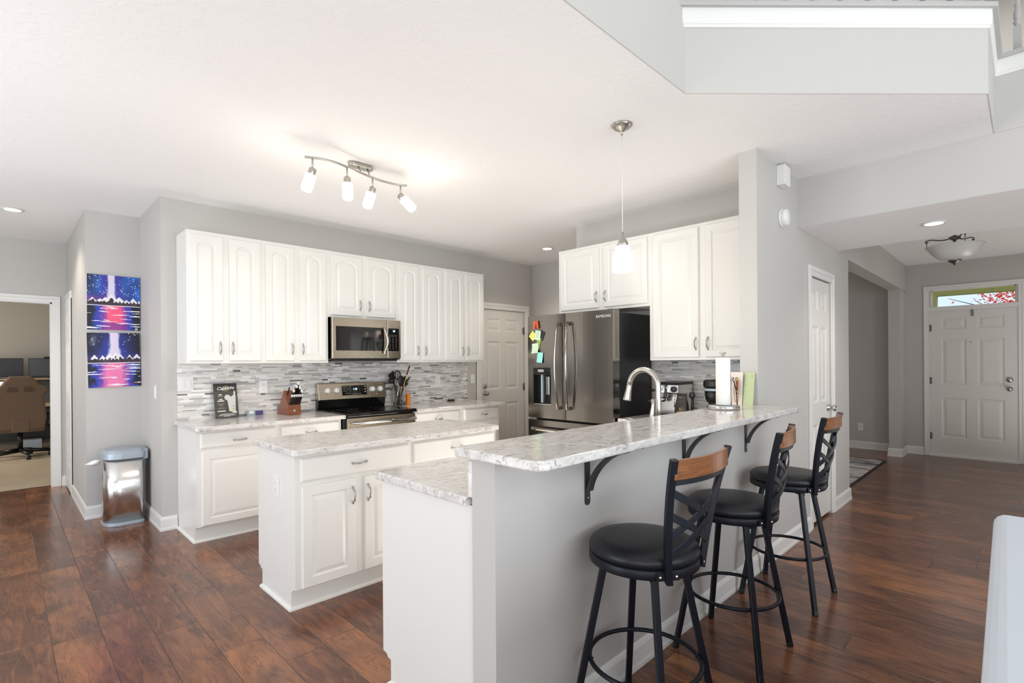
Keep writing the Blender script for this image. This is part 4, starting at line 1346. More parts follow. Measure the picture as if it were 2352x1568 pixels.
def lake_painting(upper_one):
    nz = vnoise(11 if upper_one else 23)
    rnd = random.Random(4 if upper_one else 9)
    stars = [(rnd.random(), rnd.random() * 0.36, rnd.uniform(0.006, 0.014)) for _ in range(90 if upper_one else 34)]
    streak = [(rnd.random(), 0.575 + 0.40 * rnd.random(), rnd.uniform(0.06, 0.20), rnd.uniform(0.004, 0.011), rnd.uniform(-.06, .06)) for _ in range(24)]
    peaks = [(0.10, 0.09, 0.09), (0.24, 0.10, 0.07), (0.34, 0.12, 0.10), (0.45, 0.15, 0.155), (0.60, 0.14, 0.11), (0.74, 0.08, 0.07), (0.87, 0.10, 0.11), (0.99, 0.07, 0.06)]
    if not upper_one:
        peaks = [(0.13, 0.09, 0.10), (0.28, 0.07, 0.09), (0.41, 0.12, 0.125), (0.52, 0.10, 0.14), (0.60, 0.11, 0.12), (0.79, 0.07, 0.10), (0.93, 0.10, 0.11)]
    beam = 0.45 if upper_one else 0.50
    def f(u, v):
        n = nz(u * 9, v * 9) * 0.6 + nz(u * 23 + 7, v * 23) * 0.4
        if v < 0.56:
            if upper_one:
                c = mixc((30, 56, 128), (44, 110, 214), nz(u * 5 + 3, v * 7) * 1.2)
                c = mixc(c, (24, 34, 60), max(0, 0.9 - 3.0 * u) * (1.1 - 1.6 * v) + 0.3 * (n - 0.5))
                c = mixc(c, (70, 40, 150), max(0, 1 - abs(abs(u - beam) - 0.13) / 0.10) * 0.8)
                c = mixc(c, (130, 60, 150), max(0, (v - 0.34) / 0.10) * (0.9 - u))
            else:
                c = mixc((14, 16, 40), (38, 58, 160), max(0, 1.15 - abs(u - beam) / 0.42) + 0.9 * (v - 0.25) + 0.4 * (n - 0.5))
                c = mixc(c, (96, 66, 150), max(0, (v - 0.36) / 0.12) * 0.6)
                c = mixc(c, (150, 150, 160), max(0, 1 - math.hypot(u - 0.12, v - 0.15) / 0.14) * (n * 1.3 - 0.2))
            for sx, sy, sr in stars:
                if math.hypot(u - sx, (v - sy) * 1.28) < sr * 0.75:
                    c = (236, 238, 244)
            wb = 0.055 + 0.05 * max(0, v - 0.25) * 2 + 0.03 * (n - 0.5)
            wb *= 1.15 if upper_one else 1.6
            if abs(u - beam) < wb * 1.25:
                c = mixc((222, 212, 232), c, (abs(u - beam) / wb - 0.75) * 2)
            base = 0.50
            for px, pw, ph in peaks:
                top = base - ph * max(0, 1 - abs(u - px) / pw)
                if v > top and abs(u - px) < pw:
                    c = (238, 236, 240) if (v - top) < 0.035 + 0.09 * (n - 0.3) * (1.0 if u > px else 1.6) else (44, 38, 46)
            if v > 0.485 + 0.02 * math.sin(u * 90) * n:
                c = mixc((34, 22, 34), (74, 62, 76), n)
            if 0.548 < v:
                c = (236, 234, 240)
            return c
        q = abs(u - 0.50) / (0.20 if upper_one else 0.24) + 0.5 * (n - 0.5)
        pink = (250, 92, 132) if upper_one else (238, 126, 176)
        c = mixc(pink, (116, 62, 170), (q - 0.55) * 1.6)
        c = mixc(c, (36, 66, 180), (q - 1.0) * 2.0)
        c = mixc(c, (16, 18, 38), (q - 1.55) * 2.0 + (0.5 if n > 0.62 else 0))
        if upper_one and v > 0.86 and 0.25 < u < 0.75:
            c = mixc(c, (90, 40, 150), 0.6) if n < 0.6 else mixc(c, (40, 110, 220), 0.6)
        for sx, sy, sl, sw, sk in streak:
            d = (u - sx) / sl
            if abs(d) < 1 and abs(v - sy - sk * (u - sx)) < sw * (1 - d * d):
                c = (238, 236, 244)
        return c
    return f

def painting(name, label, x0, x1, z0, z1, fn, tilt=0.0):
    t = thing(name, label, 'painting', ((x0 + x1) / 2, 5.862, z0), 'canvases of a lake at night on the nook wall')
    def wp(x, z, y):
        cx, cz = (x0 + x1) / 2, z1
        dx, dz = x - cx, z - cz
        return (cx + dx * math.cos(tilt) - dz * math.sin(tilt), y, cz + dx * math.sin(tilt) + dz * math.cos(tilt))
    b = B()
    vs = [wp(x, z, y) for y in (5.838, 5.864) for x, z in ((x0, z0), (x1, z0), (x1, z1), (x0, z1))]
    b.add(vs, [(0, 1, 2, 3), (7, 6, 5, 4), (0, 4, 5, 1), (1, 5, 6, 2), (2, 6, 7, 3), (3, 7, 4, 0)])
    b.build('canvas', 'paper', t)
    nu, nv = 130, 166
    vs = [wp(x0 + (x1 - x0) * i / nu, z1 + (z0 - z1) * j / nv, 5.8372) for j in range(nv + 1) for i in range(nu + 1)]
    fs, cols = [], []
    for j in range(nv):
        for i in range(nu):
            a = j * (nu + 1) + i
            fs.append((a, a + nu + 1, a + nu + 2, a + 1))
            c = fn((i + 0.5) / nu, (j + 0.5) / nv)
            cols.append(tuple(lin(min(255, max(0, e)) / 255) for e in c) + (1,))
    colored('painted_face', vs, fs, cols, 'paint', t)
    return t
p = painting('painting', 'upper canvas of a pink light beam over a blue lake', 0.534, 0.916, 1.677, 2.170, lake_painting(True))
text('JB', 'signature', 'inkwhite', p, (0.888, 5.836, 1.690), UX, (0, 0, 1), 0.030)
p = painting('painting', 'lower canvas with white light beam over a wide pink lake reflection', 0.530, 0.912, 1.163, 1.652, lake_painting(False), 0.020)
b = B().tube([(0.855, 5.836, 1.185), (0.866, 5.836, 1.197), (0.873, 5.836, 1.183), (0.884, 5.836, 1.196), (0.892, 5.836, 1.186)], 0.0016, 6)
b.build('signature', flat('red_ink', srgb(200, 40, 50), 0.5), p)

# ------------------------------------------------------------------ plates, outlets, switches, sensors
def plate(name, label, c, U, N, w=0.072, h=0.116, kind='outlet', group=None, cat='outlet'):
    U, N, V, c = Vector(U), Vector(N), Vector((0, 0, 1)), Vector(c)
    t = thing(name, label, cat, c, group)
    B().obox(c + N * 0.003, U, V, N, w / 2, h / 2, 0.003).build('cover', 'plate', t, bevel=0.002)
    if kind == 'outlet':
        for s in (-1, 1):
            f = B().obox(c + V * (0.020 * s) + N * 0.0065, U, V, N, 0.0165, 0.014, 0.001).build('socket', 'plate', t, bevel=0.001)
            k = B()
            for e in (-1, 1):
                k.obox(c + V * (0.020 * s + 0.003) + U * (0.006 * e) + N * 0.0078, U, V, N, 0.0013, 0.0042, 0.0002)
            k.obox(c + V * (0.020 * s - 0.008) + N * 0.0078, U, V, N, 0.002, 0.002, 0.0002)
            k.build('slots', 'inkgray', f)
    else:
        n = 1 if w < 0.09 else 2
        for i in range(n):
            B().obox(c + U * ((i - (n - 1) / 2) * 0.046) + N * 0.0075, U, V, N, 0.016, 0.033, 0.002).build('switch_paddle', 'plate', t, bevel=0.001)
    return t
plate('light_switch', 'white double switch plate at the left end of the mosaic', (1.094, 4.990, 1.197), UX, NY, 0.115, 0.116, 'switch', cat='switch')
plate('outlet', 'white outlet on the mosaic above the knife block', (1.715, 4.990, 1.148), UX, NY)
plate('outlet', 'white outlet on the mosaic right of the utensil jar', (3.706, 4.990, 1.148), UX, NY)
plate('light_switch', 'white switch plate between mosaic and garage door', (4.262, 4.999, 1.15), UX, NY, kind='switch', cat='switch')
plate('outlet', 'white outlet on the end panel of the island', (1.1245, 3.063, 0.655), UY, NX)
plate('outlet', 'white outlet low on the wall beyond the pantry', (9.329, 1.812, 0.332), UY, NX)
plate('light_switch', 'white switch plate on the nook return wall above the trash can', (0.9245, 5.21, 1.13), UY, NX, 0.072, 0.116, 'switch', cat='switch')
t = thing('door_chime', 'white box chime high on the pantry wall at the ceiling', 'door chime', (3.91, 1.236, 2.585))
B().box((3.852, 1.181, 2.585), (3.972, 1.2355, 2.722)).build('housing', 'plate', t, bevel=0.003)
t = thing('smoke_alarm', 'round white smoke alarm on the pantry wall', 'smoke alarm', (3.945, 1.236, 2.372))
B().lathe([(0.066, 0), (0.066, 0.012), (0.062, 0.014)], (3.945, 1.2355, 2.372), (0, -1, 0), 32).build('base', 'plate', t)
B().lathe([(0.058, 0.014), (0.060, 0.020), (0.058, 0.040), (0.050, 0.047), (0.0, 0.050)], (3.945, 1.2355, 2.372), (0, -1, 0), 32).build('cover', 'plate', t)

# ------------------------------------------------------------------ lamps
def point(name, loc, power, col=WARM, r=0.03):
    l = bpy.data.lights.new(name, 'POINT')
    l.energy, l.color, l.shadow_soft_size = power, col, r
    o = bpy.data.objects.new(name, l)
    o.location = loc
    C.objects.link(o)
    return o
def spot(name, loc, power, ang=2.3, col=WARM, r=0.05):
    l = bpy.data.lights.new(name, 'SPOT')
    l.energy, l.color, l.shadow_soft_size, l.spot_size, l.spot_blend = power, col, r, ang, 0.6
    o = bpy.data.objects.new(name, l)
    o.location = loc
    C.objects.link(o)
    return o
def can(x, y, z, label, power, r=0.075):
    t = thing('recessed_light', label, 'downlight', (x, y, z - 0.006), 'recessed ceiling downlights')
    B().lathe([(r * 0.76, -0.0015), (r, 0.0), (r, 0.0015), (r - 0.004, 0.006), (r * 0.76, 0.0075), (r * 0.76, -0.0015)], (x, y, z - 0.0075), seg=36, cap=False).build('trim_ring', 'trim', t)
    B().lathe([(r * 0.76, 0), (r * 0.76, 0.002), (0, 0.0021)], (x, y, z - 0.0055), seg=36).build('lens', 'canglow', t)
    spot('downlight_beam', (x, y, z - 0.03), power)
can(4.703, 4.108, 2.74, 'lit downlight in the kitchen ceiling above the refrigerator aisle', 30)
can(0.075, 6.300, 2.74, 'lit downlight in the ceiling before the office doorway', 30)
can(4.912, 0.487, 2.3725, 'lit downlight under the dropped beam', 22)

t = thing('pendant_light', 'white glass pendant lamp hanging above the bar', 'pendant light', (2.575, 1.665, 1.875), None)
cx, cy = 2.575, 1.665
B().lathe([(0.062, 2.739), (0.060, 2.733), (0.040, 2.716), (0.014, 2.702), (0.006, 2.694), (0.006, 2.680), (0, 2.680)], (cx, cy, 0)).build('canopy', 'nickel', t)
B().cyl((cx, cy, 2.095), (cx, cy, 2.69), 0.0022, 8).build('cord', 'plate', t)
B().lathe([(0.004, 2.115), (0.005, 2.088), (0.010, 2.082), (0.022, 2.070), (0.031, 2.048), (0.033, 2.036), (0, 2.036)], (cx, cy, 0)).build('socket_cap', 'nickel', t)
sh = [(0.030, 2.038), (0.044, 2.020), (0.056, 1.985), (0.063, 1.945), (0.0635, 1.905), (0.060, 1.886), (0.054, 1.882)]
B().lathe(sh + [(r - 0.004, z + 0.002) for r, z in sh[::-1]], (cx, cy, 0), seg=36).build('glass_shade', 'pendantglow', t)
point('pendant_bulb', (cx, cy, 1.855), 13, WARM, 0.06)

t = thing('track_light', 'curved nickel rail with four glass spotlights on the kitchen ceiling', 'track light', (1.76, 3.20, 2.60))
B().prism(rounded([(1.685, 3.225), (1.865, 3.225), (1.865, 3.295), (1.685, 3.295)], [0.034] * 4, 8), 2.712, 2.7395).build('canopy', 'nickel', t, bevel=0.006)
rp = [(1.351, 3.186), (1.445, 3.145), (1.537, 3.140), (1.624, 3.160), (1.753, 3.195), (1.901, 3.230), (2.036, 3.226), (2.105, 3.190)]
def catmull(P, n=6):
    out = []
    for i in range(len(P) - 1):
        p0, p1, p2, p3 = P[max(i - 1, 0)], P[i], P[i + 1], P[min(i + 2, len(P) - 1)]
        for k in range(n):
            s = k / n
            out.append(tuple(0.5 * ((2 * b_) + (-a_ + c_) * s + (2 * a_ - 5 * b_ + 4 * c_ - d_) * s * s + (-a_ + 3 * b_ - 3 * c_ + d_) * s ** 3) for a_, b_, c_, d_ in zip(p0, p1, p2, p3)))
    out.append(tuple(P[-1]))
    return out
B().tube([(x, y, 2.655) for x, y in catmull(rp)], 0.0075, 10).cyl((1.745, 3.195, 2.655), (1.745, 3.240, 2.715), 0.005, 8).cyl((1.820, 3.214, 2.655), (1.820, 3.250, 2.715), 0.005, 8).build('rail', 'nickel', t)
for (hx, hy), d, lit in (((1.392, 3.165), (-0.22, 0.24, -0.94), 1), ((1.622, 3.160), (0.02, -0.02, -1.0), 0), ((1.842, 3.219), (-0.22, 0.22, -0.95), 1), ((2.066, 3.215), (0.46, -0.50, -0.73), 1)):
    dv = Vector(d).normalized()
    hd = B().cyl((hx, hy, 2.655), (hx, hy, 2.580), 0.006, 10)
    c0 = Vector((hx, hy, 2.575))
    hd.lathe([(0.0, -0.012), (0.020, -0.012), (0.023, -0.006), (0.023, 0.045), (0.020, 0.050), (0, 0.050)], c0, dv, 20)
    hd = hd.build('spot_head', 'nickel', t)
    B().lathe([(0.034, 0.028), (0.036, 0.034), (0.036, 0.055), (0.034, 0.070)], c0, dv, 24, cap=False).build('clear_collar', 'frost', hd)
    B().lathe([(0.034, 0.070), (0.036, 0.10), (0.034, 0.125), (0.026, 0.138), (0.0, 0.140)], c0, dv, 24).build('glass_cylinder', 'lampglow' if lit else 'frost', hd)
    if lit:
        spot('track_beam', c0 + dv * 0.16, 14, 2.6).rotation_euler = dv.to_track_quat('-Z', 'Y').to_euler()
        point('track_glow', c0 + dv * 0.155 + Vector((0, 0, 0.0)), 3.5)

t = thing('ceiling_light', 'alabaster bowl ceiling light with scrolled arms in the foyer', 'ceiling light', (5.98, 0.452, 2.19))
cx, cy = 5.98, 0.452
B().lathe([(0.065, 2.714), (0.062, 2.700), (0.020, 2.680), (0.012, 2.672), (0.012, 2.450), (0.040, 2.440), (0.045, 2.425), (0.012, 2.410), (0.010, 2.215), (0, 2.215)], (cx, cy, 0)).build('stem', 'gun', t)
B().lathe([(0.050, 2.236), (0.085, 2.242), (0.125, 2.262), (0.16, 2.30), (0.195, 2.350), (0.205, 2.360), (0.200, 2.362), (0.155, 2.308), (0.12, 2.270), (0.08, 2.250), (0.05, 2.244)], (cx, cy, 0), seg=44).build('bowl_shade', 'alabaster', t)
B().lathe([(0.050, 2.240), (0.046, 2.228), (0.030, 2.215), (0.014, 2.205), (0.012, 2.196), (0.005, 2.188), (0, 2.186)], (cx, cy, 0)).build('finial', 'gun', t)
for k in range(3):
    an = 0.80 + k * 2 * PI / 3 - PI / 2 + 0.15
    p = [(cx + r * math.cos(an), cy + r * math.sin(an), z) for r, z in ((0.02, 2.435), (0.06, 2.425), (0.11, 2.428), (0.16, 2.440), (0.195, 2.440), (0.205, 2.428), (0.195, 2.418), (0.186, 2.428))]
    B().tube(catmull(p, 4), 0.0055, 8).build('scroll_arm', 'gun', t)
    B().tube([(cx + r * math.cos(an), cy + r * math.sin(an), z) for r, z in ((0.195, 2.43), (0.198, 2.36))], 0.003, 6).build('hanger', 'gun', t)

# ------------------------------------------------------------------ things on the range counter
ZC = 0.895
t = thing('tin_sign', 'black cocktail sign with a drink glass leaning on the mosaic', 'sign', (1.382, 4.90, ZC))
sx0, sx1 = 1.290, 1.476
so = Vector((sx0, 4.885, ZC + 0.001))
sv = Vector((0, 0.075, 0.300)).normalized()
sn = Vector((1, 0, 0)).cross(sv)
def sg(x, y, d=0.0):
    return so + Vector((1, 0, 0)) * x + sv * y + sn * d
def sgpoly(b, pts, d=0.0035, th=0.0004):
    n = len(pts)
    vs = [sg(x, y, d) for x, y in pts] + [sg(x, y, d - th) for x, y in pts]
    b.add(vs, [list(range(n)), list(range(n, 2 * n))[::-1]] + [(i, n + i, n + (i + 1) % n, (i + 1) % n) for i in range(n)])
    return b
sw, shh = sx1 - sx0, 0.306
ol = rounded([(0, 0), (sw, 0), (sw, shh), (0, shh)], [0.006] * 4, 3)
b = B()
sgpoly(b, ol, 0.003, 0.004)
b.build('board', flat('sign_dark_gray', srgb(62, 60, 58), 0.35), t)
sgpoly(B(), [(0.004, shh - 0.070), (sw - 0.004, shh - 0.070), (sw - 0.004, shh - 0.004), (0.004, shh - 0.004)], 0.0034).build('header_band', 'blackplastic', t)
def disc(cx, cy, r, n=24):
    return [(cx + r * math.cos(2 * PI * k / n), cy + r * math.sin(2 * PI * k / n)) for k in range(n)]
sgpoly(B(), disc(0.098, shh - 0.046, 0.027), 0.0037).build('lime_emblem', flat('muted_olive_ink', srgb(112, 104, 84), 0.5), t)
text('Caipirinha', 'title_lettering', 'inkwhite', t, sg(0.093, shh - 0.044, 0.0045), Vector((1, 0, 0)) + sv * 0.06, sv - Vector((0.06, 0, 0)), 0.040, shear=0.35, spacing=0.86)
gl = B()
sgpoly(gl, [(0.112, 0.058), (0.150, 0.048), (0.162, 0.062), (0.172, 0.200), (0.160, 0.192), (0.147, 0.196), (0.134, 0.186), (0.120, 0.182), (0.101, 0.170)], 0.0038)
sgpoly(gl, disc(0.105, 0.180, 0.024), 0.0042)
sgpoly(gl, [(0.150, 0.190), (0.166, 0.190), (0.170, 0.228), (0.160, 0.242), (0.157, 0.228)], 0.0041)
sgpoly(gl, [(0.128, 0.056), (0.160, 0.066), (0.174, 0.044), (0.158, 0.036), (0.140, 0.042)], 0.0043)
gl.build('drink_glass_print', flat('pale_glass_ink', srgb(206, 208, 202), 0.5), t)
sgpoly(B(), disc(0.147, 0.075, 0.014), 0.0046).build('lime_print', 'greenpaper', t)
sgpoly(B(), disc(0.147, 0.103, 0.008, 3), 0.0046).build('leaf_print', flat('leaf_green_ink', srgb(116, 130, 92), 0.5), t)
l1, l2 = B(), B()
rb = random.Random(7)
for y, w_, gold in ((0.206, 0.026, 0), (0.192, 0.040, 1), (0.164, 0.022, 0), (0.150, 0.050, 0), (0.124, 0.050, 1), (0.110, 0.030, 1), (0.088, 0.052, 1), (0.062, 0.058, 0)):
    x = 0.050 - w_ / 2
    hgt = 0.0045 if not gold else 0.0028
    while x < 0.050 + w_ / 2:
        q = rb.uniform(0.004, 0.008)
        sgpoly(l2 if gold else l1, [(x, y - hgt), (x + q, y - hgt), (x + q, y + hgt), (x, y + hgt)], 0.0038)
        x += q + 0.0014
for y, w_ in ((0.036, 0.09), (0.029, 0.12), (0.022, 0.13), (0.015, 0.05)):
    x = 0.090 - w_ / 2
    while x < 0.090 + w_ / 2:
        q = rb.uniform(0.003, 0.010)
        sgpoly(l1, [(x, y - 0.0014), (x + q, y - 0.0014), (x + q, y + 0.0014), (x, y + 0.0014)], 0.0038)
        x += q + 0.0012
l1.build('recipe_lines', 'inkwhite', t)
l2.build('recipe_lines_tan', flat('tan_ink', srgb(170, 158, 120), 0.5), t)

t = thing('small_box', 'small purple and white packet lying behind the counter near the sign', 'packet', (1.632, 4.955, ZC))
B().box((1.560, 4.932, ZC), (1.705, 4.978, ZC + 0.046)).build('carton', 'silverplastic', t, bevel=0.002)
B().box((1.625, 4.931, ZC + 0.003), (1.690, 4.9325, ZC + 0.043)).build('printed_panel', 'purple', t)
B().box((1.575, 4.931, ZC + 0.020), (1.612, 4.9325, ZC + 0.043)).build('label_patch', 'paper', t)

t = thing('knife_block', 'brown wooden knife block beside the range', 'knife block', (1.884, 4.83, ZC))
kp = [(4.70, ZC), (4.965, ZC), (4.80, ZC + 0.222), (4.70, ZC + 0.090)]
B().prism(kp, 1.826, 1.943, axis=0).build('block', 'blockwood', t, bevel=0.003)
B().box((1.873, 4.6988, ZC + 0.030), (1.893, 4.7002, ZC + 0.050)).build('maker_mark', 'inkgray', t)
kd = Vector((0, 0.10, 0.132)).normalized()
kn = Vector((0, -0.132, 0.10)).normalized()
hdir = Vector((0, -0.60, 0.80)).normalized()
KG = 'knives in the wooden knife block'
def knife(x, s, L, hw, name, label, steel=False):
    base = Vector((x, 4.70, ZC + 0.090)) + kd * s
    k = thing(name, label, 'knife' if name == 'kitchen_knife' else name.replace('_', ' '), base, KG)
    side = Vector((1, 0, 0))
    wd = hdir.cross(side)
    b = B().obox(base + hdir * (L / 2 - 0.004), side, wd, hdir, hw * 0.6, hw, L / 2)
    b.build('handle', 'blackplastic', k, bevel=0.002)
    if not steel:
        B().obox(base + hdir * (L - 0.002), side, wd, hdir, hw * 0.66, hw * 1.1, 0.009).build('end_cap', 'plate', k, bevel=0.002)
    return k
words = ['first', 'second', 'third', 'fourth', 'fifth', 'sixth']
for i in range(6):
    knife(1.842 + 0.0178 * i, 0.012, 0.100, 0.0085, 'kitchen_knife', f'steak knife standing {words[i]} from the left in the front row of the block')
knife(1.868, 0.060, 0.105, 0.011, 'kitchen_knife', 'short kitchen knife alone in the middle of the knife block')
knife(1.893, 0.085, 0.130, 0.012, 'kitchen_knife', 'left one of the tall knives at the back of the block')
knife(1.914, 0.110, 0.140, 0.013, 'kitchen_knife', 'tallest knife at the back of the block')
knife(1.925, 0.080, 0.120, 0.013, 'kitchen_knife', 'broad knife in front of the tallest one')
knife(1.934, 0.045, 0.115, 0.012, 'kitchen_knife', 'knife at the right edge behind the front row')
knife(1.850, 0.120, 0.085, 0.007, 'sharpening_steel', 'thin black sharpening steel at the back left of the block', True)

t = thing('small_tin', 'small dark tin lying at the foot of the mosaic, right end', 'tin', (3.86, 4.93, ZC))
B().box((3.82, 4.912, ZC), (3.90, 4.955, ZC + 0.020)).build('body', 'ink', t, bevel=0.002)
B().box((3.825, 4.911, ZC + 0.020), (3.895, 4.950, ZC + 0.030)).build('lid', 'inkgray', t, bevel=0.002)

# utensil jar
jx, jy = 3.105, 4.885
t = thing('utensil_jar', 'clear glass jar full of cooking utensils right of the range', 'jar', (jx, jy, ZC))
B().lathe([(0.060, 0.0), (0.066, 0.004), (0.070, 0.06), (0.073, 0.205), (0.075, 0.212), (0.070, 0.212), (0.067, 0.205), (0.065, 0.06), (0.061, 0.012), (0.0, 0.012)], (jx, jy, ZC + 0.0005), seg=40).build('glass_wall', 'glass', t)
UG = 'cooking utensils in the glass jar'
def utensil(name, label, p0, p1, r, mat):
    k = thing(name, label, name.split('_')[-1] if name != 'orange_peeler' else 'peeler', p0, UG)
    B().cyl(p0, p1, r, 10).build('handle', mat, k)
    return k
zb = ZC + 0.014
def at_(dx, dy, z):
    return Vector((jx + dx, jy + dy, ZC + z))
k = utensil('slotted_spoon', 'round black slotted spoon, highest head over the jar', at_(0.02, 0.02, 0.014), at_(-0.030, -0.01, 0.30), 0.005, 'chrome')
hb = B()
hb.tube([at_(-0.033 + 0.040 * math.cos(2 * PI * q / 24), -0.015, 0.335 + 0.048 * math.sin(2 * PI * q / 24)) for q in range(24)], 0.006, 8, closed=True)
for q in (-0.022, 0.0, 0.022):
    hb.tube([at_(-0.033 + q, -0.015, 0.335 - 0.042), at_(-0.033 + q, -0.015, 0.335 + 0.042)], 0.004, 6)
hb.build('head', 'blackplastic', k)
k = utensil('kitchen_turner', 'wide black turner leaning left out of the jar', at_(0.03, 0.03, 0.014), at_(-0.085, 0.0, 0.27), 0.005, 'blackplastic')
B().add([at_(-0.140, -0.003, 0.335), at_(-0.075, -0.003, 0.385), at_(-0.045, -0.003, 0.30), at_(-0.095, -0.003, 0.255), at_(-0.140, 0.003, 0.335), at_(-0.075, 0.003, 0.385), at_(-0.045, 0.003, 0.30), at_(-0.095, 0.003, 0.255)], [(0, 1, 2, 3), (7, 6, 5, 4), (0, 4, 5, 1), (1, 5, 6, 2), (2, 6, 7, 3), (3, 7, 4, 0)]).build('head', 'blackplastic', k)
k = utensil('black_ladle', 'black ladle bowl low on the left rim of the jar', at_(0.04, 0.0, 0.014), at_(-0.078, -0.01, 0.262), 0.005, 'blackplastic')
B().ball(at_(-0.105, -0.012, 0.272), 0.040, 0.035, 0.026, 14, 8).build('head', 'blackplastic', k)
k = utensil('black_spoon', 'black solid spoon head in the middle of the jar', at_(-0.01, 0.02, 0.014), at_(0.015, -0.01, 0.22), 0.005, 'blackplastic')
B().ball(at_(0.018, -0.01, 0.268), 0.040, 0.014, 0.060, 14, 8).build('head', 'blackplastic', k)
k = utensil('black_spatula', 'square black spatula head right of the middle of the jar', at_(-0.03, 0.0, 0.014), at_(0.050, 0.0, 0.21), 0.005, 'blackplastic')
B().obox(at_(0.062, 0.0, 0.262), (1, 0, 0.25), (0, 1, 0), (-0.25, 0, 1), 0.034, 0.004, 0.052).build('head', 'blackplastic', k, bevel=0.003)
k = utensil('pasta_fork', 'black toothed pasta fork curling over the right rim', at_(-0.04, 0.01, 0.014), at_(0.064, -0.01, 0.228), 0.005, 'spoonwood')
hb = B()
for q in range(4):
    a0 = at_(0.078 + 0.012 * q, -0.012, 0.232 + 0.022 * q)
    hb.tube([a0, a0 + Vector((0.016, -0.004, 0.010)), a0 + Vector((0.028, -0.004, -0.002))], [0.005, 0.005, 0.003], 6)
hb.tube([at_(0.075, -0.01, 0.225), at_(0.090, -0.01, 0.265), at_(0.125, -0.012, 0.310)], [0.006, 0.009, 0.006], 8)
hb.build('head', 'blackplastic', k)
k = utensil('wooden_spoon', 'pale wooden spoon handle slanting across the jar front', at_(-0.035, -0.045, 0.014), at_(0.078, -0.03, 0.34), 0.0055, 'spoonwood')
B().cyl(at_(0.076, -0.03, 0.335), at_(0.118, -0.025, 0.43), 0.009, 10).build('head', 'darkwood', k)
k = utensil('wooden_stick', 'short orange-brown wooden handle inside the jar', at_(-0.045, -0.040, 0.014), at_(0.020, -0.052, 0.19), 0.006, 'spoonwood')
k = utensil('steel_whisk', 'steel whisk handle at the left inside the jar', at_(-0.045, -0.015, 0.014), at_(-0.035, -0.04, 0.215), 0.006, 'chrome')
t = thing('orange_peeler', 'orange and clear plastic tool standing against the right side of the jar', 'peeler', at_(0.10, -0.02, 0), UG)
B().obox(at_(0.102, -0.02, 0.060), (1, 0, 0), (0, 1, 0), (0, 0, 1), 0.022, 0.012, 0.058).build('body', 'orange', t, bevel=0.004)
B().tube([at_(0.118, -0.02, 0.115), at_(0.112, -0.02, 0.150), at_(0.095, -0.02, 0.172), at_(0.082, -0.02, 0.150), at_(0.082, -0.02, 0.115)], 0.003, 8).build('loop', 'orange', t)

# ------------------------------------------------------------------ sink fittings
t = thing('kitchen_faucet', 'brushed nickel gooseneck pull-down faucet rising behind the bar', 'faucet', (2.605, 1.46, ZC))
B().lathe([(0.028, 0), (0.028, 0.010), (0.024, 0.016), (0.022, 0.06), (0.0185, 0.07), (0.0, 0.071)], (2.605, 1.46, ZC)).build('base', 'nickel', t)
arc = [(2.605, 1.46, ZC + 0.06), (2.605, 1.46, 1.10), (2.605, 1.46, 1.20)]
R = 0.0925
for k in range(1, 16):
    an = PI - PI * 0.965 * k / 15
    arc.append((2.605, 1.46 + R + R * math.cos(an), 1.215 + R * 1.05 * math.sin(an)))
B().tube(arc, 0.0160, 16).build('gooseneck', 'nickel', t)
e = Vector(arc[-1])
dn = (Vector(arc[-1]) - Vector(arc[-2])).normalized()
B().lathe([(0.0162, -0.002), (0.0165, 0.0), (0.0150, 0.002), (0.0160, 0.006), (0.0175, 0.04), (0.0235, 0.088), (0.024, 0.094), (0.020, 0.096), (0.0, 0.096)], e, dn, 24).build('spray_head', 'nickel', t)
t = thing('sink_lever', 'slim nickel lever handle standing left of the gooseneck faucet', 'lever', (2.545, 1.462, ZC))
B().tube([(2.55, 1.470, ZC), (2.55, 1.470, 1.00), (2.55, 1.468, 1.07), (2.552, 1.464, 1.115), (2.552, 1.462, 1.150)], [0.022, 0.020, 0.0135, 0.0085, 0.0095], 14).build('handle', 'nickel', t)
t = thing('soap_dispenser', 'nickel soap dispenser with curved spout beside the sink', 'soap dispenser', (2.44, 1.452, ZC))
B().lathe([(0.022, 0), (0.022, 0.006), (0.012, 0.012), (0.010, 0.10), (0.016, 0.108), (0.016, 0.125), (0, 0.128)], (2.44, 1.452, ZC)).build('pump', 'nickel', t)
B().tube([(2.44, 1.452, 1.005), (2.445, 1.49, 1.022), (2.45, 1.535, 1.040), (2.455, 1.575, 1.046)], [0.010, 0.009, 0.0075, 0.006], 10).build('spout', 'nickel', t)

# ------------------------------------------------------------------ bar top
ZB = 1.071
t = thing('paper_towel_holder', 'steel paper towel stand with a full white roll on the bar', 'paper towel holder', (3.053, 1.284, ZB))
px, py = 3.053, 1.284
B().lathe([(0.088, 0), (0.092, 0.003), (0.092, 0.020), (0.089, 0.024), (0.0, 0.024)], (px, py, ZB), seg=40).build('base', 'chrome', t)
B().lathe([(0.007, 0.024), (0.007, 0.322), (0.010, 0.324), (0.010, 0.330), (0.020, 0.336), (0.018, 0.340), (0.0, 0.342)], (px, py, ZB)).build('post', 'chrome', t)
ax, ay = px + 0.045, py - 0.065
B().tube([(ax, ay, ZB + 0.022), (ax - 0.004, ay + 0.002, ZB + 0.10), (ax - 0.018, ay + 0.010, ZB + 0.16), (ax - 0.028, ay + 0.016, ZB + 0.178), (ax - 0.022, ay + 0.012, ZB + 0.19)], 0.003, 8).build('tension_arm', 'black', t)
B().tube([(px + 0.03, py - 0.036, ZB + 0.024), (px + 0.03, py - 0.036, ZB + 0.215), (px + 0.027, py - 0.033, ZB + 0.235)], 0.003, 8).build('guard_wire', 'chrome', t)
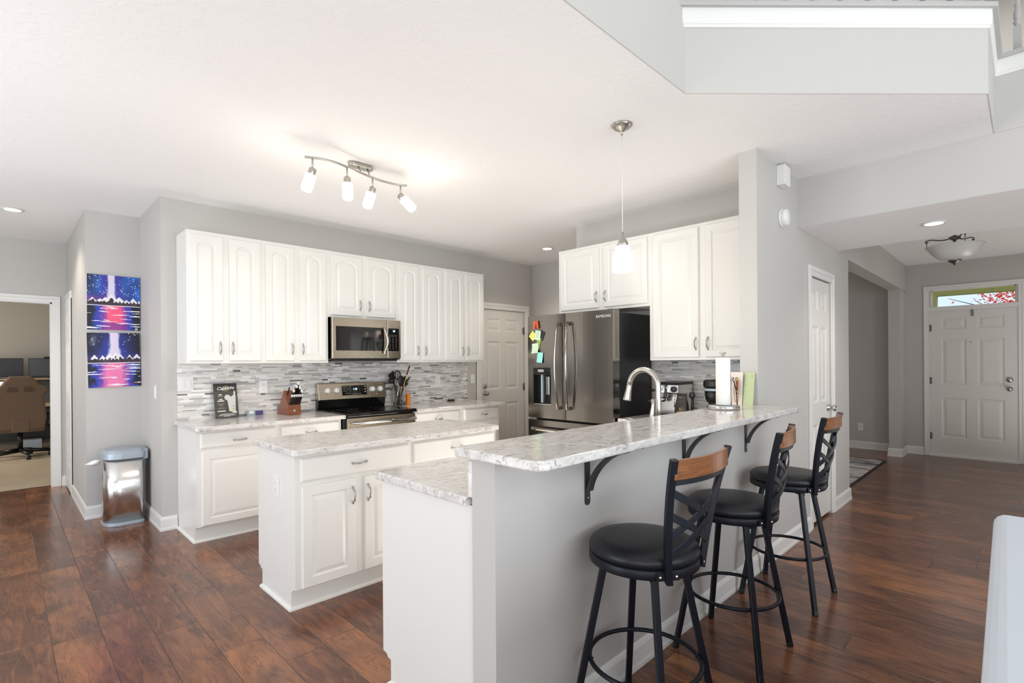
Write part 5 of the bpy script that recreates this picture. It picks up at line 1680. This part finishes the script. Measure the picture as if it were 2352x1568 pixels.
B().lathe([(0.020, 0.026), (0.0405, 0.027), (0.041, 0.030), (0.041, 0.304), (0.0405, 0.307), (0.020, 0.308)], (px, py, ZB), seg=40).build('paper_roll', 'paper', t)

def leaning(name, label, cat, y0, y1, x, h, mat, dx):
    t = thing(name, label, cat, (x, (y0 + y1) / 2, ZB))
    B().add([(x, y1, ZB), (x, y0, ZB), (x + dx, y0, ZB + h), (x + dx, y1, ZB + h), (x + 0.006, y1, ZB), (x + 0.006, y0, ZB), (x + dx + 0.006, y0, ZB + h), (x + dx + 0.006, y1, ZB + h)],
            [(0, 1, 2, 3), (7, 6, 5, 4), (0, 4, 5, 1), (1, 5, 6, 2), (2, 6, 7, 3), (3, 7, 4, 0)]).build('sheet', mat, t)
    return t
t = leaning('paper_pad', 'pale green lined paper pad leaning on the wall end', 'pad', 1.250, 1.312, 3.425, 0.212, 'greenpaper', 0.040)
kk = B()
rb = random.Random(3)
for i in range(11):
    z = 0.188 - 0.0145 * i
    xx = 3.425 + 0.040 * z / 0.212 - 0.0008
    L = rb.uniform(0.008, 0.020)
    kk.box((xx, 1.308 - L, ZB + z), (xx + 0.0006, 1.308, ZB + z + 0.0016))
kk.box((3.425 + 0.0355 - 0.0008, 1.256, ZB + 0.186), (3.4612, 1.268, ZB + 0.189))
kk.build('handwriting', flat('pencil_green', srgb(140, 152, 110), 0.8), t)
t = leaning('card_box', 'off-white board standing between paper towels and green pad', 'board', 1.316, 1.388, 3.415, 0.214, 'pinkcard', 0.020)
t = thing('beaded_strap', 'tan looped strap with gold and red bead charm before the off-white board', 'strap', (3.40, 1.338, ZB))
lp = [(3.408 + 0.016 * q / 12.0, 1.352 - 0.012 * math.cos(PI * q / 12), ZB + 0.025 + 0.150 * math.sin(PI * q / 12)) for q in range(13)]
lp = []
for q in range(25):
    an = 2 * PI * q / 24 - PI / 2
    lp.append((3.402 + 0.010 * (math.sin(an) + 1) / 2, 1.345 + 0.017 * math.cos(an), ZB + 0.098 + 0.082 * math.sin(an)))
B().tube(lp[:-1], 0.0035, 8, closed=True).build('loop', flat('tan_leather', srgb(176, 146, 124), 0.6), t)
bb = B()
bb.cyl((3.404, 1.342, ZB + 0.07), (3.408, 1.342, ZB + 0.10), 0.007, 10)
bb.cyl((3.408, 1.342, ZB + 0.155), (3.411, 1.342, ZB + 0.178), 0.006, 10)
bb.build('gold_beads', flat('gold_bead', srgb(190, 160, 90), 0.3, 0.8), t)
B().cyl((3.406, 1.342, ZB + 0.10), (3.409, 1.342, ZB + 0.155), 0.007, 10).build('red_bead', flat('dark_red_bead', srgb(120, 52, 50), 0.35), t)

# ------------------------------------------------------------------ coffee corner
t = thing('espresso_machine', 'stainless espresso machine in the corner beside the refrigerator', 'espresso machine', (3.98, 2.10, ZC))
B().prism([(3.93, ZC + 0.012), (4.14, ZC + 0.012), (4.14, ZC + 0.272), (3.885, ZC + 0.272), (3.885, ZC + 0.205), (3.93, ZC + 0.195)], 2.000, 2.195, axis=1).build('housing', 'steelcan', t, bevel=0.004)
B().prism([(3.87, ZC + 0.272), (4.145, ZC + 0.272), (4.145, ZC + 0.296), (3.89, ZC + 0.290)], 1.995, 2.200, axis=1).build('top_deck', 'blackplastic', t, bevel=0.004)
B().box((3.80, 2.00, ZC), (4.14, 2.195, ZC + 0.012)).box((3.805, 2.005, ZC + 0.012), (3.925, 2.19, ZC + 0.045)).build('drip_tray', 'blackplastic', t, bevel=0.003)
B().lathe([(0.042, 0), (0.046, 0.010), (0.046, 0.098), (0.040, 0.106), (0, 0.106)], (3.875, 2.135, ZC + 0.165)).build('group_head', 'chrome', t)
B().cyl((3.845, 2.17, ZC + 0.225), (3.83, 2.205, ZC + 0.225), 0.010, 12).build('brew_badge', 'blackplastic', t)
B().lathe([(0.020, 0), (0.034, 0.012), (0.036, 0.034), (0, 0.034)], (3.875, 2.135, ZC + 0.130)).cyl((3.875, 2.15, ZC + 0.148), (3.835, 2.245, ZC + 0.135), 0.011, 12).build('portafilter', 'chrome', t)
B().lathe([(0.024, 0), (0.024, 0.016), (0.020, 0.020), (0, 0.020)], (3.886, 2.035, ZC + 0.235), (-1, 0, 0), 20).build('steam_dial', 'blackplastic', t)
B().tube([(3.888, 2.025, ZC + 0.205), (3.870, 2.022, ZC + 0.16), (3.862, 2.020, ZC + 0.09)], 0.005, 8).build('steam_wand', 'chrome', t)
t = thing('coffee_bag', 'dark brown coffee bag with gold print before the espresso machine', 'coffee bag', (3.76, 1.905, ZC))
vs, fs = [], []
rows = [(0.0, 0.052, 0.030), (0.03, 0.056, 0.034), (0.09, 0.054, 0.030), (0.14, 0.048, 0.022), (0.175, 0.042, 0.008), (0.212, 0.042, 0.003)]
for z, hw, hd in rows:
    for k in range(16):
        an = 2 * PI * k / 16
        cx_, sy_ = math.cos(an), math.sin(an)
        vs.append((3.76 + hd * (abs(cx_) ** 0.6) * (1 if cx_ > 0 else -1), 1.905 + hw * (abs(sy_) ** 0.5) * (1 if sy_ > 0 else -1), ZC + z))
for i in range(len(rows) - 1):
    for k in range(16):
        fs.append((i * 16 + k, i * 16 + (k + 1) % 16, i * 16 + 16 + (k + 1) % 16, i * 16 + 16 + k))
fs += [tuple(range(16))[::-1], tuple((len(rows) - 1) * 16 + k for k in range(16))]
B().add(vs, fs, True).build('pouch', flat('dark_brown_foil', srgb(44, 34, 28), 0.3), t)
kk = B().lathe([(0.010, 0), (0.010, 0.0008), (0.006, 0.0008), (0.006, 0), (0.010, 0)], (3.7262, 1.902, ZC + 0.092), (-1, 0, 0), 16, cap=False)
for i, (z, w_) in enumerate(((0.072, 0.046), (0.065, 0.056), (0.056, 0.036))):
    y = 1.902 + w_ / 2
    while y > 1.902 - w_ / 2:
        kk.box((3.7235, y - 0.006, ZC + z - 0.002), (3.7255, y, ZC + z + 0.002))
        y -= 0.0075
kk.build('gold_print', 'inkgold', t)
t = thing('coffee_scoop', 'black round-headed scoop standing right of the coffee bag', 'scoop', (3.80, 1.835, ZC))
B().tube([(3.80, 1.845, ZC), (3.795, 1.838, ZC + 0.10), (3.79, 1.832, ZC + 0.18)], [0.012, 0.011, 0.009], 10).build('handle', 'blackplastic', t)
B().ball((3.785, 1.832, ZC + 0.200), 0.014, 0.024, 0.028).build('bowl', 'blackplastic', t)
t = thing('coffee_maker', 'black pod coffee maker with silver band behind the paper towels', 'coffee maker', (4.02, 1.72, ZC))
B().box((3.86, 1.640, ZC), (4.14, 1.800, ZC + 0.035)).box((3.99, 1.640, ZC + 0.035), (4.14, 1.800, ZC + 0.25)).build('body', 'blackplastic', t, bevel=0.012, seg=3)
B().lathe([(0.050, 0), (0.062, 0.03), (0.068, 0.085), (0, 0.085)], (3.915, 1.72, ZC + 0.145)).build('brew_housing', 'blackplastic', t)
B().prism(rounded([(3.845, 1.630), (4.12, 1.630), (4.12, 1.808), (3.845, 1.808)], [0.07, 0.02, 0.02, 0.07]), ZC + 0.232, ZC + 0.252).build('silver_band', 'silverplastic', t, bevel=0.004)
B().prism(rounded([(3.855, 1.637), (4.135, 1.637), (4.135, 1.802), (3.855, 1.802)], [0.07, 0.02, 0.02, 0.07]), ZC + 0.253, ZC + 0.318).build('lid', 'blackplastic', t, bevel=0.03, seg=4)

# ------------------------------------------------------------------ notes and magnets on the refrigerator
def note(name, label, cat, y, z, w_, h_, ang, mat, x=3.5185, curl=0.0, group='notes on the refrigerator door'):
    t = thing(name, label, cat, (x, y, z), group)
    U = Vector((0, -math.cos(ang), math.sin(ang)))
    V = Vector((0, math.sin(ang), math.cos(ang)))
    N = Vector((-1, 0, 0))
    c = Vector((x, y, z))
    vs, fs = [], []
    for d in (0.0, -0.0008):
        for j in range(6):
            for i in (0, 1):
                q = j / 5
                vs.append(c + U * ((i - 0.5) * w_) + V * ((0.5 - q) * h_) + N * (curl * q * q - d))
    for j in range(5):
        a = j * 2
        fs += [(a, a + 2, a + 3, a + 1), (12 + a, 12 + a + 1, 12 + a + 3, 12 + a + 2), (a, a + 12, a + 14, a + 2), (a + 1, a + 3, a + 15, a + 13)]
    fs += [(0, 1, 13, 12), (10, 22, 23, 11)]
    B().add(vs, fs).build('sheet', mat, t)
    return t, c, U, V, N
note('sticky_note', 'yellow sticky note turned like a diamond on the refrigerator', 'note', 3.258, 1.603, 0.072, 0.072, 0.80, 'yellow')
t, c, U, V, N = note('sticky_note', 'pale mint note with handwriting right of the yellow one', 'note', 3.196, 1.607, 0.068, 0.086, -0.16, 'mint', 3.516)
kk = B()
for i in range(4):
    kk.obox(c + V * (0.022 - 0.014 * i) + N * 0.002, U, V, N, 0.022 - 0.003 * i, 0.0012, 0.0006)
kk.build('handwriting', 'inkgray', t)
note('sticky_note', 'pale mint note with curled bottom edge below the yellow one', 'note', 3.226, 1.487, 0.078, 0.092, 0.06, 'mint', 3.516, 0.016)
note('sticky_note', 'bright aqua note hanging alone above the water dispenser', 'note', 3.168, 1.402, 0.068, 0.094, -0.10, 'aqua', 3.516, 0.008)
note('photo_card', 'dark photo card tilted behind the mint notes', 'card', 3.150, 1.605, 0.060, 0.085, -0.45, 'ink', 3.5195)
note('photo_card', 'narrow olive card slanting between the two mint notes', 'card', 3.190, 1.530, 0.045, 0.110, -0.28, 'deepblue', 3.5188)
t = thing('clip_magnet', 'rust red wooden clip magnet over the notes', 'magnet', (3.518, 3.215, 1.70), 'notes on the refrigerator door')
B().obox((3.512, 3.232, 1.705), (0, 1, 0.1), (1, 0, 0), (0, -0.1, 1), 0.016, 0.007, 0.036).obox((3.512, 3.196, 1.705), (0, 1, -0.2), (1, 0, 0), (0, 0.2, 1), 0.012, 0.007, 0.036).build('clip', 'peg', t, bevel=0.002)

# ------------------------------------------------------------------ office beyond the doorway
t = thing('office_chair', 'beige high-back gaming chair seen from behind in the office', 'office chair', (0.19, 10.32, 0.004))
oc = Vector((0.19, 10.32, 0.004))
hb = [(-0.26, 0.42), (0.26, 0.42), (0.285, 0.60), (0.265, 0.80), (0.245, 0.90), (0.300, 0.985), (0.285, 1.045), (0.205, 1.075), (0.150, 1.165), (0.110, 1.205), (-0.110, 1.205), (-0.150, 1.165), (-0.205, 1.075), (-0.285, 1.045), (-0.300, 0.985), (-0.245, 0.90), (-0.265, 0.80), (-0.285, 0.60)]
B().prism([(oc.x + x, oc.z + z) for x, z in hb], oc.y - 0.06, oc.y + 0.06, axis=1).build('backrest', 'tanfabric', t, bevel=0.03, seg=3)
for s in (-1, 1):
    B().prism([(oc.x + s * 0.035, 0.985), (oc.x + s * 0.150, 0.985), (oc.x + s * 0.115, 1.055), (oc.x + s * 0.045, 1.055)], oc.y - 0.066, oc.y - 0.056, axis=1).build('back_opening', 'darkwood', t)
    B().tube([(oc.x + s * 0.30, oc.y + 0.10, 0.47), (oc.x + s * 0.33, oc.y + 0.10, 0.50), (oc.x + s * 0.33, oc.y + 0.12, 0.67)], 0.018, 10).box((oc.x + s * 0.33 - 0.04, oc.y + 0.0, 0.67), (oc.x + s * 0.33 + 0.04, oc.y + 0.27, 0.70)).build('armrest', 'blackplastic', t)
B().prism(rounded([(oc.x - 0.27, oc.y - 0.02), (oc.x + 0.27, oc.y - 0.02), (oc.x + 0.27, oc.y + 0.50), (oc.x - 0.27, oc.y + 0.50)], [0.06] * 4), 0.39, 0.50).build('seat', 'tanfabric', t, bevel=0.03, seg=3)
B().box((oc.x - 0.09, oc.y - 0.075, 0.40), (oc.x + 0.09, oc.y - 0.058, 0.56)).build('back_bracket', 'tanfabric', t, bevel=0.01)
B().cyl((oc.x, oc.y + 0.20, 0.10), (oc.x, oc.y + 0.20, 0.40), 0.03, 14).build('gas_column', 'blackplastic', t)
bs = B()
for k in range(5):
    an = -PI / 2 + 0.25 + 2 * PI * k / 5
    e_ = (oc.x + 0.33 * math.cos(an), oc.y + 0.20 + 0.33 * math.sin(an))
    bs.tube([(oc.x, oc.y + 0.20, 0.115), (e_[0], e_[1], 0.085)], [0.035, 0.022], 10)
bs = bs.build('star_base', 'blackplastic', t)
for k in range(5):
    an = -PI / 2 + 0.25 + 2 * PI * k / 5
    e_ = (oc.x + 0.33 * math.cos(an), oc.y + 0.20 + 0.33 * math.sin(an))
    B().cyl((e_[0] - 0.025, e_[1], 0.0325), (e_[0] + 0.025, e_[1], 0.0325), 0.0285, 14).build('caster', 'blackplastic', bs)
t = thing('office_desk', 'pale wood desk with shelf and gray screen panel in the office', 'desk', (0.0, 11.5, 0.004))
B().box((-1.4, 11.15, 0.70), (1.35, 11.95, 0.735)).box((0.62, 10.3, 0.70), (1.35, 11.15, 0.735)).build('desk_top', 'deskwood', t, bevel=0.003)
B().box((-1.3, 11.55, 1.130), (1.30, 11.85, 1.150)).build('monitor_shelf', 'deskwood', t, bevel=0.003)
B().box((-0.05, 11.80, 0.735), (1.30, 11.83, 1.130)).build('screen_panel', flat('slate_gray_panel', srgb(96, 100, 104), 0.6), t)
for x in (-1.35, 1.28):
    for y in (11.2, 11.88):
        B().box((x, y, 0.004), (x + 0.05, y + 0.05, 0.70)).build('leg', 'blackplastic', t)
B().box((-1.3, 11.88, 0.10), (1.28, 11.90, 0.62)).build('modesty_panel', 'blackplastic', t)
M['slatescreen'] = flat('slate_screen', srgb(70, 74, 80), 0.35)
MG = 'monitors on the office desk'
for xa, xb, lab in ((-0.36, 0.255, 'left black computer monitor above the office chair'), (0.315, 0.90, 'right dark monitor with a webcam on top in the office')):
    t = thing('computer_monitor', lab, 'monitor', ((xa + xb) / 2, 11.68, 1.150), MG)
    B().box((xa, 11.66, 1.175), (xb, 11.70, 1.485)).build('bezel', 'blackplastic', t, bevel=0.004)
    B().box((xa + 0.012, 11.657, 1.19), (xb - 0.012, 11.6605, 1.473)).build('screen', 'blackplastic' if xa < 0 else 'slatescreen', t)
    B().box(((xa + xb) / 2 - 0.08, 11.62, 1.150), ((xa + xb) / 2 + 0.08, 11.76, 1.158)).box(((xa + xb) / 2 - 0.03, 11.70, 1.158), ((xa + xb) / 2 + 0.03, 11.72, 1.30)).build('stand', 'blackplastic', t)
    if xa > 0:
        B().box((0.505, 11.655, 1.485), (0.60, 11.70, 1.512)).build('webcam', 'blackplastic', t, bevel=0.004)
t = thing('computer_tower', 'black computer tower under the right side of the office desk', 'computer', (0.95, 10.7, 0.004))
B().box((0.68, 10.42, 0.004), (1.25, 11.0, 0.56)).build('case', 'blackplastic', t, bevel=0.008)
t = thing('lit_tablet', 'small lit white screen at the left edge of the office desk', 'screen', (-0.10, 11.45, 0.735))
B().box((-0.30, 11.50, 0.99), (0.03, 11.52, 1.115)).box((-0.16, 11.50, 0.736), (-0.12, 11.52, 0.99)).build('housing', 'blackplastic', t)
B().box((-0.295, 11.497, 0.997), (0.022, 11.501, 1.108)).build('screen', 'screenlit', t)
t = thing('desk_box', 'small gray box on the floor under the office desk', 'box', (0.33, 11.40, 0.004))
B().box((0.24, 11.30, 0.004), (0.46, 11.50, 0.17)).build('carton', 'silverplastic', t, bevel=0.004)

# ------------------------------------------------------------------ rug beyond the pantry
t = thing('area_rug', 'black and white streaked rug on the wood floor beyond the pantry', 'rug', (7.2, 2.2, 0))
B().box((6.02, 1.365, 0.0), (8.36, 3.2, 0.010)).build('pile', 'rug', t)
B().box((6.0, 1.345, 0.0), (8.38, 1.366, 0.011)).box((8.359, 1.366, 0.0), (8.38, 3.22, 0.011)).box((6.0, 1.366, 0.0), (6.021, 3.22, 0.011)).box((6.021, 3.2, 0.0), (8.36, 3.22, 0.011)).build('binding', 'ink', t)

# ------------------------------------------------------------------ outside the transom
t = thing('porch_frame', 'olive porch beam and post outside the transom window', 'porch', (11.2, 0.2, -0.25))
B().box((11.1, -2.5, 2.42), (11.3, 1.16, 2.75)).build('beam', 'olive', t)
B().box((11.1, 1.075, -0.25), (11.3, 1.175, 2.42)).build('post', 'olive', t)
B().box((11.1, -2.5, -0.25), (11.3, -2.40, 2.42)).build('post', 'olive', t)
t = thing('neighbour_house', 'blue-gray roofed house far beyond the front porch', 'house', (34, 1.5, -0.25))
B().prism([(30, 3.2), (34, 4.6), (38, 3.2)], -6, 9, axis=1).build('roof', 'roofgray', t)
B().box((30.6, -5.7, -0.25), (37.4, 8.7, 3.2)).build('wall', 'concrete', t)
t = thing('maple_tree', 'red-leaved maple tree outside the front door', 'tree', (14.6, -0.1, -0.25))
rb = random.Random(12)
B().tube([(14.6, -0.3, -0.25), (14.6, -0.25, 1.2), (14.5, -0.1, 2.2), (14.4, 0.1, 3.4)], [0.12, 0.10, 0.07, 0.03], 10).build('trunk', 'barkgray', t)
for k in range(9):
    a0 = Vector((14.5, -0.1, 1.7 + 0.12 * k))
    e_ = a0 + Vector((rb.uniform(-.5, .5), rb.choice((-1, 1)) * rb.uniform(0.5, 1.5), rb.uniform(0.3, 0.9)))
    md = a0.lerp(e_, 0.5) + Vector((0, 0, -0.08))
    B().tube([a0, md, e_], [0.022, 0.014, 0.005], 6).build('branch', 'barkgray', t)
for nm, mt, seed, n in (('leaves', 'leafred', 1, 900), ('leaves', 'leafpink', 2, 420)):
    r2 = random.Random(seed)
    b = B()
    for i in range(n):
        c = Vector((14.5 + r2.gauss(0, 0.35), r2.gauss(0.05, 0.42), 2.62 + r2.gauss(0, 0.26)))
        if c.y > 0.86 - 0.10 * r2.random() and r2.random() < 0.92:
            continue
        ax_, ay_ = Vector((r2.uniform(-1, 1), r2.uniform(-1, 1), r2.uniform(-1, 1))).normalized(), Vector((r2.uniform(-1, 1), r2.uniform(-1, 1), r2.uniform(-1, 1)))
        ay_ = (ay_ - ax_ * ay_.dot(ax_)).normalized()
        s = r2.uniform(0.022, 0.042)
        b.add([c + ax_ * s, c + ay_ * s * 0.55, c - ax_ * s, c - ay_ * s * 0.55], [(0, 1, 2, 3)])
    b.build(nm, mt, t, fix=False)
